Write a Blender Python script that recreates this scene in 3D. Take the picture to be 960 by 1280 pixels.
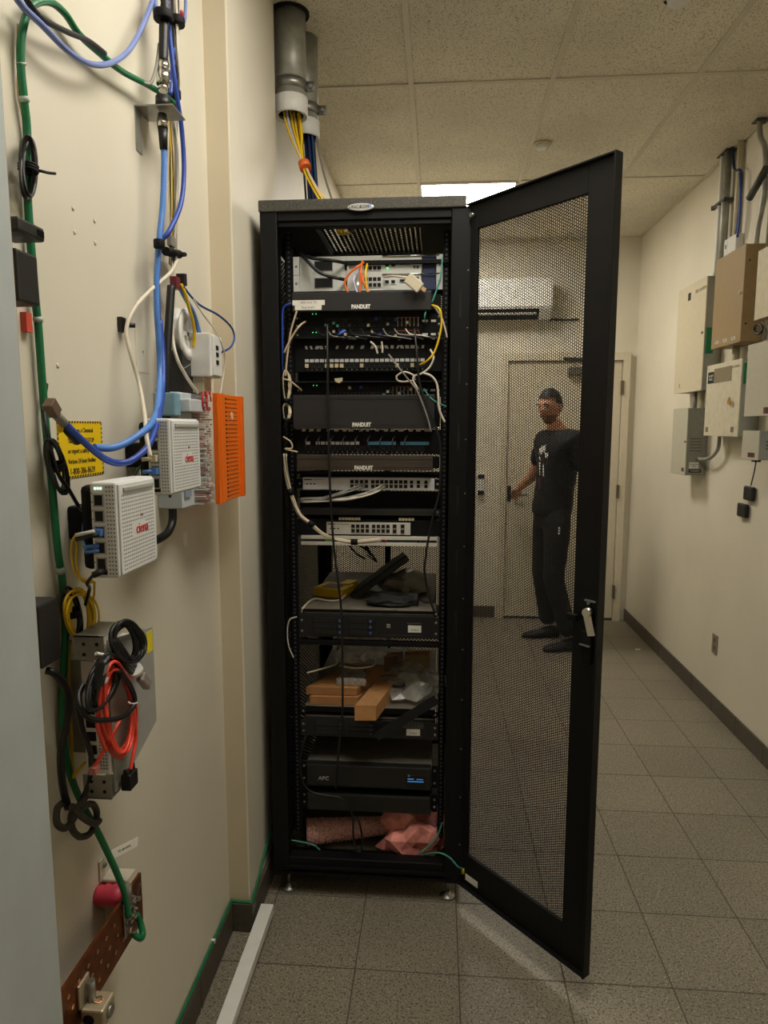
import bpy, bmesh, math, random
from mathutils import Vector, Matrix
random.seed(7)
V = Vector
for o in list(bpy.data.objects): bpy.data.objects.remove(o)
S = bpy.context.scene
C = S.collection

# ---------------- camera ----------------
FPX, CAMH, VX, VY = 850.0, 1.62, 547.0, 533.0
PITCH = math.atan((640-VY)/FPX)
YAW = math.atan((VX-480)*math.cos(PITCH)/FPX)
cd = bpy.data.cameras.new('camera'); cam = bpy.data.objects.new('camera', cd); C.objects.link(cam)
cd.sensor_fit = 'VERTICAL'; cd.sensor_height = 36.0; cd.lens = FPX/1280*36.0; cd.clip_start = .02
cam.location = (0, 0, CAMH); cam.rotation_euler = (math.pi/2-PITCH, 0, YAW)
S.camera = cam

# ---------------- light and exposure ----------------
w = bpy.data.worlds.new('world'); S.world = w; w.use_nodes = True
w.node_tree.nodes['Background'].inputs[0].default_value = (.9, .95, 1, 1)
w.node_tree.nodes['Background'].inputs[1].default_value = .02
LAMP_FAR, LAMP_NEAR, LAMP_COL = 30.0, 14.5, (1.0, .94, .83)
S.view_settings.view_transform = 'Standard'; S.view_settings.look = 'None'
S.view_settings.gamma = 1; S.view_settings.use_curve_mapping = False
S.view_settings.exposure = 0.0

# ---------------- room measures ----------------
WL, PIL, WLF, WR, YB, YF, ZC = -.655, -.588, -.645, 1.59, 5.72, -1.6, 3.1
PY0, PY1 = 1.98, 2.55

# pixel of the photograph -> point on a real plane of the room
_f = V((-math.sin(YAW)*math.cos(PITCH), math.cos(YAW)*math.cos(PITCH), -math.sin(PITCH)))
_r = V((math.cos(YAW), math.sin(YAW), 0)); _u = _r.cross(_f)
def _on(px, py, ax, v):
    d = _r*((px-480)/FPX) - _u*((py-640)/FPX) + _f
    c = V((0, 0, CAMH)); return c + d*((v-c[ax])/d[ax])
def LW(px, py, off=.02): return _on(px, py, 0, WL+off)
def RW(px, py, off=.02): return _on(px, py, 0, WR-off)
def DY(px, py, Y): return _on(px, py, 1, Y)
def FZ(px, py, z=0.): return _on(px, py, 2, z)

# ---------------- materials ----------------
def lin(c): return tuple(((x/255/12.92) if x/255 <= .04045 else ((x/255+.055)/1.055)**2.4) for x in c)
MATS = {}
def M(name, rgb, rough=.5, metal=0., var=.08, scale=30., bump=0., rnd=0., emit=0., alpha=None, trans=0., spec=.5):
    if name in MATS: return MATS[name]
    m = bpy.data.materials.new(name); m.use_nodes = True; nt = m.node_tree; b = nt.nodes['Principled BSDF']
    c = lin(rgb)
    tc = nt.nodes.new('ShaderNodeTexCoord')
    nz = nt.nodes.new('ShaderNodeTexNoise'); nz.inputs['Scale'].default_value = scale; nz.inputs['Detail'].default_value = 4
    nt.links.new(tc.outputs['Object'], nz.inputs['Vector'])
    rp = nt.nodes.new('ShaderNodeValToRGB')
    rp.color_ramp.elements[0].position = .3; rp.color_ramp.elements[1].position = .7
    rp.color_ramp.elements[0].color = tuple(x*(1-var) for x in c)+(1,)
    rp.color_ramp.elements[1].color = tuple(min(1, x*(1+var)) for x in c)+(1,)
    nt.links.new(nz.outputs['Fac'], rp.inputs['Fac'])
    out = rp.outputs['Color']
    if rnd:
        oi = nt.nodes.new('ShaderNodeObjectInfo'); hs = nt.nodes.new('ShaderNodeHueSaturation')
        mr = nt.nodes.new('ShaderNodeMapRange'); mr.inputs['To Min'].default_value = 1-rnd; mr.inputs['To Max'].default_value = 1+rnd
        nt.links.new(oi.outputs['Random'], mr.inputs['Value']); nt.links.new(mr.outputs['Result'], hs.inputs['Value'])
        nt.links.new(out, hs.inputs['Color']); out = hs.outputs['Color']
    nt.links.new(out, b.inputs['Base Color'])
    b.inputs['Roughness'].default_value = rough; b.inputs['Metallic'].default_value = metal
    b.inputs['Specular IOR Level'].default_value = spec
    if bump:
        bp = nt.nodes.new('ShaderNodeBump'); bp.inputs['Strength'].default_value = bump; bp.inputs['Distance'].default_value = .002
        nt.links.new(nz.outputs['Fac'], bp.inputs['Height']); nt.links.new(bp.outputs['Normal'], b.inputs['Normal'])
    if emit:
        b.inputs['Emission Color'].default_value = c+(1,); b.inputs['Emission Strength'].default_value = emit
    if trans: b.inputs['Transmission Weight'].default_value = trans
    if alpha is not None: b.inputs['Alpha'].default_value = alpha
    m['out'] = 1
    MATS[name] = m; return m

def speckle(name, base, dark, light, s1, s2, rough, t_dark=.62, t_light=.66, rnd=.05, soft=.03):
    m = bpy.data.materials.new(name); m.use_nodes = True; nt = m.node_tree; b = nt.nodes['Principled BSDF']
    tc = nt.nodes.new('ShaderNodeTexCoord'); geo = nt.nodes.new('ShaderNodeNewGeometry')
    def noise(s):
        n = nt.nodes.new('ShaderNodeTexNoise'); n.inputs['Scale'].default_value = s; n.inputs['Detail'].default_value = 2
        nt.links.new(geo.outputs['Position'], n.inputs['Vector']); return n
    def mix(fac, a, bcol):
        x = nt.nodes.new('ShaderNodeMix'); x.data_type = 'RGBA'
        nt.links.new(fac, x.inputs[0])
        if isinstance(a, tuple): x.inputs[6].default_value = lin(a)+(1,)
        else: nt.links.new(a, x.inputs[6])
        x.inputs[7].default_value = lin(bcol)+(1,); return x.outputs[2]
    def thr(n, t):
        r = nt.nodes.new('ShaderNodeMapRange'); r.inputs['From Min'].default_value = t; r.inputs['From Max'].default_value = t+soft
        nt.links.new(n.outputs['Fac'], r.inputs['Value']); return r.outputs['Result']
    big = noise(1.7); r0 = thr(big, .3)
    mr = nt.nodes.new('ShaderNodeMapRange'); mr.inputs['From Min'].default_value = .35; mr.inputs['From Max'].default_value = .7
    nt.links.new(big.outputs['Fac'], mr.inputs['Value'])
    c0 = mix(mr.outputs['Result'], base, tuple(x*.9 for x in base))
    c1 = mix(thr(noise(s1), t_dark), c0, dark)
    c2 = mix(thr(noise(s2), t_light), c1, light)
    oi = nt.nodes.new('ShaderNodeObjectInfo'); hs = nt.nodes.new('ShaderNodeHueSaturation')
    m2 = nt.nodes.new('ShaderNodeMapRange'); m2.inputs['To Min'].default_value = 1-rnd; m2.inputs['To Max'].default_value = 1+rnd
    nt.links.new(oi.outputs['Random'], m2.inputs['Value']); nt.links.new(m2.outputs['Result'], hs.inputs['Value'])
    nt.links.new(c2, hs.inputs['Color']); nt.links.new(hs.outputs['Color'], b.inputs['Base Color'])
    b.inputs['Roughness'].default_value = rough
    MATS[name] = m; return m

def wallmat(name, rgb):
    m = M(name, rgb, .55, 0, .05, 2.2)
    nt = m.node_tree; b = nt.nodes['Principled BSDF']
    geo = nt.nodes.new('ShaderNodeNewGeometry'); n = nt.nodes.new('ShaderNodeTexNoise'); n.inputs['Scale'].default_value = 160; n.inputs['Detail'].default_value = 3
    nt.links.new(geo.outputs['Position'], n.inputs['Vector'])
    bp = nt.nodes.new('ShaderNodeBump'); bp.inputs['Strength'].default_value = .12; bp.inputs['Distance'].default_value = .002
    nt.links.new(n.outputs['Fac'], bp.inputs['Height']); nt.links.new(bp.outputs['Normal'], b.inputs['Normal'])
    return m

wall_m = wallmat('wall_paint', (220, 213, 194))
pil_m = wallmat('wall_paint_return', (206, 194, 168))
floor_m = speckle('terrazzo', (138, 130, 113), (84, 78, 67), (204, 195, 170), 150, 190, .42, .56, .65, .06)
grout_m = M('grout', (84, 78, 66), .8)
base_m = speckle('base_tile', (88, 80, 68), (64, 58, 50), (112, 104, 90), 120, 200, .5, .6, .66, .05)
ceil_m = speckle('ceiling_board', (238, 231, 212), (128, 118, 96), (240, 233, 216), 215, 90, .85, .60, .7, .02, .02)
grid_m = M('ceiling_grid', (208, 201, 182), .5, 0, .03)
black = M('rack_black', (13, 13, 14), .5, 0, .2, 60, spec=.25)
blackm = M('rack_black_matte', (9, 9, 10), .65, 0, .15, 60, spec=.25)
blackdust = speckle('rack_black_dusty', (72, 69, 61), (46, 44, 39), (112, 106, 92), 300, 420, .7, .55, .64, .02)
plastic = M('black_plastic', (20, 20, 21), .42, 0, .1)
hole = M('dark_opening', (6, 6, 7), .8, 0, .05)
steel = M('zinc_steel', (160, 160, 155), .38, .9, .12, 40)
galv = M('galvanised_steel', (162, 162, 152), .45, .45, .18, 25)
chrome = M('chrome', (215, 213, 205), .22, 1., .05)
white = M('white_plastic', (226, 225, 220), .45, 0, .03)
offw = M('ivory_plastic', (214, 204, 178), .5, 0, .05)
paper = M('paper_label', (228, 226, 216), .8, 0, .04)
ink = M('black_ink', (24, 22, 20), .8, 0, .02)
whiteink = M('white_ink', (232, 230, 222), .6, 0, .02)
redink = M('red_ink', (196, 34, 40), .6, 0, .02)
lgrey = M('light_grey_metal', (208, 211, 206), .45, 0, .05)
jamb_m = M('grey_blue_enamel', (184, 192, 192), .45, 0, .05, 12)
copper = M('copper', (128, 72, 40), .4, .85, .3, 45)
cop_l = M('bright_copper', (214, 150, 104), .3, .9, .1)
brass = M('brass', (176, 140, 70), .35, .9, .1)
card = M('cardboard', (172, 124, 78), .8, 0, .1, 40, .1)
card2 = M('light_cardboard', (196, 142, 88), .75, 0, .08, 40)
kraft = M('old_board', (150, 132, 88), .8, 0, .1)
skin = M('skin', (196, 144, 116), .55, 0, .06, 20)
blk_c = M('cable_black', (18, 18, 19), .45, 0, .1)
wht_c = M('cable_white', (214, 206, 188), .5, 0, .05)
tan_c = M('cable_cream', (200, 182, 150), .5, 0, .06)
grn_c = M('cable_green', (18, 112, 68), .4, 0, .08)
tea_c = M('cable_teal', (70, 150, 132), .45, 0, .06)
blu_c = M('cable_blue', (42, 74, 168), .42, 0, .08)
lbl_c = M('cable_light_blue', (84, 136, 216), .42, 0, .08)
gbl_c = M('cable_grey_blue', (112, 130, 190), .42, 0, .08)
yel_c = M('cable_yellow', (232, 192, 24), .45, 0, .06)
red_c = M('cable_red', (232, 76, 56), .42, 0, .06)
org_c = M('cable_orange', (234, 110, 40), .45, 0, .06)
gry_c = M('cable_grey', (132, 130, 122), .5, 0, .06)
lav_c = M('cable_lavender', (196, 190, 220), .5, 0, .05)

# ---------------- mesh building ----------------
ORG = {}
def sm(pts, n=6, closed=False):
    pts = [V(p) for p in pts]
    if len(pts) < 3: return pts
    out = []; N = len(pts); rng = range(N) if closed else range(N-1)
    for i in rng:
        if closed: p0, p1, p2, p3 = pts[i-1], pts[i], pts[(i+1) % N], pts[(i+2) % N]
        else: p0, p1, p2, p3 = pts[max(i-1, 0)], pts[i], pts[i+1], pts[min(i+2, N-1)]
        for k in range(n):
            t = k/n
            out.append(.5*((2*p1)+(p2-p0)*t+(2*p0-5*p1+4*p2-p3)*t*t+(3*p1-p0-3*p2+p3)*t**3))
    if not closed: out.append(pts[-1].copy())
    return out

class MB:
    def __init__(s): s.v = []; s.f = []
    def add(s, vs, fs):
        k = len(s.v); s.v += [V(p) for p in vs]; s.f += [tuple(i+k for i in f) for f in fs]; return s
    def box(s, x0, x1, y0, y1, z0, z1):
        return s.add([(x0,y0,z0),(x1,y0,z0),(x1,y1,z0),(x0,y1,z0),(x0,y0,z1),(x1,y0,z1),(x1,y1,z1),(x0,y1,z1)],
                     [(3,2,1,0),(4,5,6,7),(0,1,5,4),(1,2,6,5),(2,3,7,6),(3,0,4,7)])
    def ob(s, c, a, b, d):                       # oriented box: centre and three half axes
        c, a, b, d = V(c), V(a), V(b), V(d)
        return s.add([c+i*a+j*b+k*d for k in (-1,1) for (i,j) in ((-1,-1),(1,-1),(1,1),(-1,1))],
                     [(3,2,1,0),(4,5,6,7),(0,1,5,4),(1,2,6,5),(2,3,7,6),(3,0,4,7)])
    def cyl(s, p0, p1, r0, r1=None, n=14, cap=True):
        p0, p1 = V(p0), V(p1); r1 = r0 if r1 is None else r1
        d = (p1-p0).normalized(); a = d.orthogonal().normalized(); b = d.cross(a)
        vs = []
        for p, r in ((p0, r0), (p1, r1)):
            for i in range(n):
                t = 2*math.pi*i/n; vs.append(p+a*(r*math.cos(t))+b*(r*math.sin(t)))
        fs = [(i, (i+1) % n, n+(i+1) % n, n+i) for i in range(n)]
        if cap: fs += [tuple(range(n-1, -1, -1)), tuple(range(n, 2*n))]
        return s.add(vs, fs)
    def tube(s, pts, r, n=8, closed=False, rf=None):
        pts = [V(p) for p in pts]; N = len(pts)
        if N < 2: return s
        tang = []
        for i in range(N):
            if closed: t = pts[(i+1) % N]-pts[i-1]
            else: t = pts[min(i+1, N-1)]-pts[max(i-1, 0)]
            tang.append(t.normalized() if t.length > 1e-9 else V((0, 0, 1)))
        a = tang[0].orthogonal().normalized(); vs = []
        for i in range(N):
            a = a-tang[i]*a.dot(tang[i])
            a = a.normalized() if a.length > 1e-6 else tang[i].orthogonal().normalized()
            b = tang[i].cross(a); rr = rf(i) if rf else r
            for k in range(n):
                th = 2*math.pi*k/n; vs.append(pts[i]+a*(rr*math.cos(th))+b*(rr*math.sin(th)))
        fs = []
        for i in range(N if closed else N-1):
            j = (i+1) % N
            for k in range(n): fs.append((i*n+k, i*n+(k+1) % n, j*n+(k+1) % n, j*n+k))
        if not closed: fs += [tuple(range(n-1, -1, -1)), tuple((N-1)*n+k for k in range(n))]
        return s.add(vs, fs)
    def prism(s, poly, vec):
        poly = [V(p) for p in poly]; n = len(poly); vec = V(vec)
        return s.add(poly+[p+vec for p in poly], [tuple(range(n-1, -1, -1)), tuple(range(n, 2*n))]+[(i, (i+1) % n, n+(i+1) % n, n+i) for i in range(n)])
    def lathe(s, c, ax, prof, n=20, cap=True):   # prof: list of (distance along axis, radius)
        c, ax = V(c), V(ax).normalized(); a = ax.orthogonal().normalized(); b = ax.cross(a); vs = []
        for d, r in prof:
            for i in range(n):
                t = 2*math.pi*i/n; vs.append(c+ax*d+a*(r*math.cos(t))+b*(r*math.sin(t)))
        m = len(prof); fs = [(j*n+i, j*n+(i+1) % n, (j+1)*n+(i+1) % n, (j+1)*n+i) for j in range(m-1) for i in range(n)]
        if cap: fs += [tuple(range(n-1, -1, -1)), tuple((m-1)*n+i for i in range(n))]
        return s.add(vs, fs)
    def build(s, name, mat, parent=None, smooth=False, bevel=0., seg=2):
        org = ORG.get(parent.name if parent else '', V((0, 0, 0)))
        me = bpy.data.meshes.new(name); me.from_pydata([tuple(p-org) for p in s.v], [], s.f)
        bm = bmesh.new(); bm.from_mesh(me); bmesh.ops.recalc_face_normals(bm, faces=bm.faces); bm.to_mesh(me); bm.free()
        me.materials.append(mat)
        if smooth:
            for p in me.polygons: p.use_smooth = len(p.vertices) <= 4
        o = bpy.data.objects.new(name, me); C.objects.link(o)
        if parent: o.parent = parent; ORG[o.name] = org
        if bevel:
            b = o.modifiers.new('bevel', 'BEVEL'); b.width = bevel; b.segments = seg; b.limit_method = 'ANGLE'; b.angle_limit = math.radians(40)
        return o

def tag(o, label=None, cat=None, group=None, kind=None):
    if label: o['label'] = label
    if cat: o['category'] = cat
    if group: o['group'] = group
    if kind: o['kind'] = kind
    return o
def thing(name, label, cat, loc, group=None):
    o = bpy.data.objects.new(name, None); o.empty_display_size = .05; C.objects.link(o); o.location = V(loc)
    ORG[o.name] = V(loc); return tag(o, label, cat, group)
def box(name, mat, parent, b, bevel=0., **k): return MB().box(*b).build(name, mat, parent, bevel=bevel, **k)
def cable(name, label, pts, r, mat, cat='cable', group=None, parent=None, closed=False, n=8, sub=6, rf=None):
    o = MB().tube(sm(pts, sub, closed), r, n, closed, rf).build(name, mat, parent, True)
    return tag(o, label, cat, group) if parent is None else o
def text(body, size, pos, right, up, mat, parent, name='lettering', align='CENTER', sx=1.0, thick=.0003, bold=0.):
    cu = bpy.data.curves.new(name, 'FONT'); cu.body = body; cu.size = size; cu.align_x = align; cu.align_y = 'CENTER'; cu.resolution_u = 2
    cu.extrude = thick; cu.space_line = 1.0; cu.offset = bold
    t = bpy.data.objects.new(name, cu); me = bpy.data.meshes.new_from_object(t); bpy.data.objects.remove(t); bpy.data.curves.remove(cu)
    r, u = V(right).normalized(), V(up).normalized(); nn = r.cross(u)
    org = ORG.get(parent.name, V((0, 0, 0))); p = V(pos)-org
    me.transform(Matrix(((r.x*sx, u.x, nn.x, p.x), (r.y*sx, u.y, nn.y, p.y), (r.z*sx, u.z, nn.z, p.z), (0, 0, 0, 1))))
    me.materials.clear(); me.materials.append(mat); me.name = name
    o = bpy.data.objects.new(name, me); C.objects.link(o); o.parent = parent; ORG[o.name] = org
    return o
def perforated(name, mat, parent, origin, uvec, vvec, wd, ht, pitch, ratio, thick):
    # sheet with staggered hexagonal holes; hole walls give it its thickness
    org = ORG.get(parent.name, V((0, 0, 0))); o0 = V(origin)-org; u = V(uvec).normalized(); v = V(vvec).normalized(); nn = u.cross(v)
    sx = pitch*.8660254; R = pitch/math.sqrt(3); r = R*ratio
    nx = int(wd/sx); ny = int(ht/pitch)
    cs = [(math.cos(k*math.pi/3), math.sin(k*math.pi/3)) for k in range(6)]
    vs = []; fs = []
    for i in range(nx):
        for j in range(ny):
            cx = sx*(i+.5); cy = pitch*(j+.5+(.5 if i % 2 else 0)); k = len(vs)
            for c, s in cs: vs.append(tuple(o0+u*(cx+R*c)+v*(cy+R*s)))
            for c, s in cs: vs.append(tuple(o0+u*(cx+r*c)+v*(cy+r*s)))
            for c, s in cs: vs.append(tuple(o0+u*(cx+r*c)+v*(cy+r*s)+nn*thick))
            for q in range(6):
                q2 = (q+1) % 6
                fs.append((k+q, k+q2, k+6+q2, k+6+q)); fs.append((k+6+q, k+6+q2, k+12+q2, k+12+q))
    me = bpy.data.meshes.new(name); me.from_pydata(vs, [], fs); me.materials.append(mat)
    o = bpy.data.objects.new(name, me); C.objects.link(o); o.parent = parent; ORG[o.name] = org
    return o

# ================= the room =================
def struct(o): return tag(o, kind='structure')
TS, TX, TYO = .31, .70, 2.16
flo = struct(MB().box(WL-.1, WR+.1, YF-.1, YB+.1, -.06, -.0012).build('floor', grout_m))
tm = MB().box(0, TS-.0035, 0, TS-.0035, -.012, 0).build('floor_tile', floor_m, flo, bevel=.001, seg=1)
first = True
x = TX-TS*5
ys = TYO-TS*12
for i in range(-5, 4):
    for j in range(-12, 12):
        px, py = TX+TS*i, TYO+TS*j
        if px > WR or px+TS < WL-.02 or py > YB: continue
        o = tm if first else tm.copy()
        if not first: C.objects.link(o)
        first = False; o.location = (px, py, random.uniform(-.0005, 0))

cei = struct(MB().box(WL-.1, WR+.1, YF-.1, YB+.1, ZC+.03, ZC+.1).build('ceiling', grid_m))
GX, GY, DX, DYc = -.13, 3.185, .61, 1.225
def inx(a, b, lo, hi): return max(a, lo), min(b, hi)
xs = [WL-.05]+[GX+DX*k for k in range(0, 3)]+[WR]
ysc = [GY+DYc*k for k in range(-4, 2)]+[YB]
LF = (GX, GX+DX, GY+DYc, GY+DYc+.62)           # far troffer
LN = (GX, GX+DX, GY-2*DYc, GY-DYc)             # near troffer, above and in front of the rack
for i in range(len(xs)-1):
    for j in range(len(ysc)-1):
        x0, x1, y0, y1 = xs[i], xs[i+1], ysc[j], ysc[j+1]
        if i == 1 and j == 2: continue
        if i == 1 and j == 5: continue
        MB().box(x0+.004, x1-.004, y0+.004, y1-.004, ZC+.004, ZC+.02).build('ceiling_tile', ceil_m, cei)
MB().box(LF[0]+.004, LF[1]-.004, LF[3]+.004, YB, ZC+.004, ZC+.02).build('ceiling_tile', ceil_m, cei)
for xg in xs[1:-1]:
    MB().box(xg-.012, xg+.012, YF, YB, ZC-.001, ZC+.012).build('grid_bar', grid_m, cei, bevel=.001, seg=1)
for yg in ysc[:-1]:
    MB().box(WL-.05, WR, yg-.012, yg+.012, ZC-.0015, ZC+.011).build('grid_bar', grid_m, cei, bevel=.001, seg=1)
MB().box(LF[0], LF[1], LF[3]-.012, LF[3]+.012, ZC-.0015, ZC+.011).build('grid_bar', grid_m, cei, bevel=.001, seg=1)
for a, b in ((WR-.02, WR),):
    MB().box(a, b, YF, YB, ZC-.002, ZC+.01).build('wall_angle', grid_m, cei)
MB().box(WL, WR, YB-.02, YB, ZC-.002, ZC+.01).build('wall_angle', grid_m, cei)

wl = struct(MB().box(WL-.12, WL, YF, PY0, 0, ZC+.03).build('wall_left', wall_m))
MB().box(WL-.12, PIL, PY0, PY1, 0, ZC+.03).build('column_return', wall_m, wl, bevel=.003)
MB().box(WL-.12, WLF, PY1, YB, 0, ZC+.03).build('recessed_stretch', wall_m, wl)
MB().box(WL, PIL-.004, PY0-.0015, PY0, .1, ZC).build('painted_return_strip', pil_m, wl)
struct(MB().box(WR, WR+.12, YF, YB+.12, 0, ZC+.03).build('wall_right', wall_m))
struct(MB().box(WL-.12, WR+.12, YF-.12, YF, 0, ZC+.03).build('wall_front', wall_m))
struct(MB().box(WL-.12, WR, YB, YB+.12, 0, ZC+.03).build('wall_back', wall_m))

def baseboard(name, pieces):
    root = struct(pieces[0].build(name, base_m, None, bevel=.002, seg=1))
    for p in pieces[1:]: p.build('base_tile', base_m, root, bevel=.002, seg=1)
    return root
BH = .098
pcs = []
y = YB
while y > YF+.05:
    y2 = max(y-TS, YF); pcs.append(MB().box(WR-.011, WR, y2+.003, y-.0, 0, BH)); y = y2
baseboard('baseboard_right', pcs)
pcs = []
y = PY0
while y > YF+.05:
    y2 = max(y-TS, YF); pcs.append(MB().box(WL, WL+.012, y2+.003, y, 0, BH)); y = y2
pcs.append(MB().box(WL+.012, PIL+.012, PY0-.012, PY0, 0, BH))
pcs.append(MB().box(PIL, PIL+.012, PY0, PY0+.30, 0, BH)); pcs.append(MB().box(PIL, PIL+.012, PY0+.303, PY1, 0, BH))
pcs.append(MB().box(WLF, WLF+.012, PY1, PY1+1.2, 0, BH))
baseboard('baseboard_left', pcs)
pcs = [MB().box(x0, x0+TS-.003, YB-.012, YB, 0, BH) for x0 in (.50-TS, .50-2*TS, .50-3*TS)]
baseboard('baseboard_back', pcs)

# grey steel jamb on the near left
tr = struct(MB().box(WL, -.562, .30, .895, 0, ZC).build('trim_1', jamb_m, bevel=.003))
MB().box(WL, -.5595, .30, .862, 0, ZC).build('raised_face', jamb_m, tr, bevel=.0015)
MB().box(WL, -.568, .895, .903, 0, ZC).build('caulk_line', M('old_caulk', (168, 146, 112), .7), tr)

# troffers (the lamps of the room)
def troffer(lab, b, strength):
    x0, x1, y0, y1 = b
    t = thing('ceiling_light', lab, 'ceiling light', ((x0+x1)/2, (y0+y1)/2, ZC))
    m = MB(); fr = .014
    for q in ((x0+.004, x0+.004+fr, y0+.004, y1-.004), (x1-.004-fr, x1-.004, y0+.004, y1-.004), (x0+.004, x1-.004, y0+.004, y0+.004+fr), (x0+.004, x1-.004, y1-.004-fr, y1-.004)):
        m.box(*q, ZC-.003, ZC+.025)
    m.build('frame', white, t)
    em = bpy.data.materials.new('lit_diffuser'); em.use_nodes = True; nt = em.node_tree; bs = nt.nodes['Principled BSDF']
    bs.inputs['Base Color'].default_value = (.8, .8, .8, 1); bs.inputs['Emission Color'].default_value = LAMP_COL+(1,); bs.inputs['Emission Strength'].default_value = strength
    n = nt.nodes.new('ShaderNodeTexNoise'); n.inputs['Scale'].default_value = 400
    bp = nt.nodes.new('ShaderNodeBump'); bp.inputs['Strength'].default_value = .1; nt.links.new(n.outputs['Fac'], bp.inputs['Height']); nt.links.new(bp.outputs['Normal'], bs.inputs['Normal'])
    MB().box(x0+.018, x1-.018, y0+.018, y1-.018, ZC+.001, ZC+.012).build('diffuser', em, t)
troffer('lit square ceiling light panel beyond the top of the server rack', LF, LAMP_FAR)
troffer('lit long ceiling light panel over the floor in front of the rack', LN, LAMP_NEAR)

# ================= server rack =================
X0, X1, RF, RB, RT = -.552, .096, 2.15, 3.18, 2.306
OX0, OX1, OZ0, OZ1 = -.498, .036, .142, 2.246
rack = thing('server_rack', 'tall black server cabinet with its perforated front door swung open', 'server rack', (-.228, 2.6, 0))
RY = 2.23
# frame
box('front_stile', black, rack, (X0, OX0, RF, RF+.05, .075, RT-.03), .003)
box('front_stile', black, rack, (OX1, X1, RF, RF+.05, .075, RT-.03), .003)
box('top_rail', black, rack, (OX0, OX1, RF+.004, RF+.05, OZ1, RT-.03), .002)
box('bottom_rail', black, rack, (OX0, OX1, RF+.004, RF+.05, .075, OZ0), .003)
MB().box(OX0-.02, OX1+.02, RF-.006, RF+.004, OZ0-.035, OZ0-.027).box(OX0-.02, OX1+.02, RF-.004, RF+.004, OZ0-.055, OZ0-.05).build('bottom_ridge', black, rack)
mt = MB()
mt.box(OX0-.014, OX0, RF+.008, RF+.03, OZ0, OZ1).box(OX1, OX1+.012, RF+.008, RF+.03, OZ0, OZ1).box(OX0, OX1, RF+.012, RF+.035, OZ1-.016, OZ1)
mt.build('inner_frame_lip', black, rack, bevel=.002, seg=1)
# roof with a vented middle
m = MB()
m.box(X0-.002, X1-.016, RF-.006, RF+.2, RT-.034, RT)
m.box(X0-.002, X1-.016, RF+.62, RB, RT-.034, RT); m.box(X0-.002, X0+.14, RF+.2, RF+.62, RT-.034, RT); m.box(X1-.16, X1-.016, RF+.2, RF+.62, RT-.034, RT)
m.build('roof', blackdust, rack, bevel=.003)
perforated('roof_vent', blackm, rack, (X0+.13, RF+.19, RT-.01), (1, 0, 0), (0, 1, 0), .40, .45, .02, .42, .0012)
# sides, back, floor
for xx, nm in ((X0+.004, 'side_panel'), (X1-.006, 'side_panel')):
    m = MB()
    m.box(xx-.0015, xx+.0015, RF+.05, RF+.12, .08, RT-.034).box(xx-.0015, xx+.0015, RB-.1, RB, .08, RT-.034)
    m.box(xx-.0015, xx+.0015, RF+.12, RB-.1, .08, .12).box(xx-.0015, xx+.0015, RF+.12, RB-.1, RT-.1, RT-.034)
    m.build(nm, black, rack)
    perforated('side_mesh', blackm, rack, (xx, RF+.115, .115), (0, 1, 0), (0, 0, 1), RB-RF-.21, RT-.215, .016, .55, .001)
perforated('rear_mesh', blackm, rack, (X0+.05, RB-.01, .12), (1, 0, 0), (0, 0, 1), X1-X0-.1, RT-.2, .010, .60, .001)
m = MB(); m.box(X0, X0+.055, RB-.04, RB, .075, RT-.034).box(X1-.055, X1, RB-.04, RB, .075, RT-.034).box(X0, X1, RB-.04, RB, .075, .13).box(X0, X1, RB-.04, RB, RT-.1, RT-.034)
m.box(X0+.31, X0+.335, RB-.035, RB-.005, .1, RT-.05)
m.build('rear_frame', black, rack, bevel=.002, seg=1)
m = MB()
for a in ((X0, X0+.1, RF+.02, RB), (X1-.1, X1, RF+.02, RB), (X0, X1, RF+.02, RF+.11), (X0, X1, RB-.2, RB)): m.box(*a, .078, .092)
m.build('base_frame', blackm, rack)
# 19 inch rails with square holes
def rail(xa, xb, y):
    m = MB(); m.box(xa, xb, y, y+.003, .19, 2.23).box(xa if xa < -.23 else xb-.003, xa+.003 if xa < -.23 else xb, y, y+.06, .19, 2.23)
    r = m.build('mounting_rail', blackm, rack)
    h = MB(); k = .2; xm = (xa+xb)/2
    while k < 2.22:
        for d in (.0, .0159, .0318): h.box(xm-.0034, xm+.0034, y-.0012, y, k+d-.0034, k+d+.0034)
        k += .04445
    h.build('square_holes', M('rail_hole_glint', (74, 76, 80), .5, .4), r)
rail(-.494, -.4665, RY+.001); rail(.0125, .033, RY+.001)
rail(-.494, -.4665, 2.95); rail(.0125, .033, 2.95)
# slots down the hinge stile and screws
m = MB()
for k in range(9): m.box(.062, .069, RF-.0012, RF+.001, .35+.2*k, .43+.2*k)
m.build('hinge_slots', hole, rack)
m = MB()
for k in range(12): m.cyl((.088, RF-.001, .22+.17*k), (.088, RF+.001, .22+.17*k), .0022, n=6)
m.build('stile_screws', steel, rack)
# levelling feet
for (fx, fy) in ((-.508, 2.19), (.05, 2.19), (-.508, 3.1), (.05, 3.1)):
    f = MB().cyl((fx, fy, .012), (fx, fy, .09), .006, n=10).build('levelling_foot', steel, rack, True)
    MB().lathe((fx, fy, 0), (0, 0, 1), [(0, .027), (.004, .028), (.009, .024), (.013, .011), (.022, .009)], 20).build('foot_pad', steel, f, True)
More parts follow.
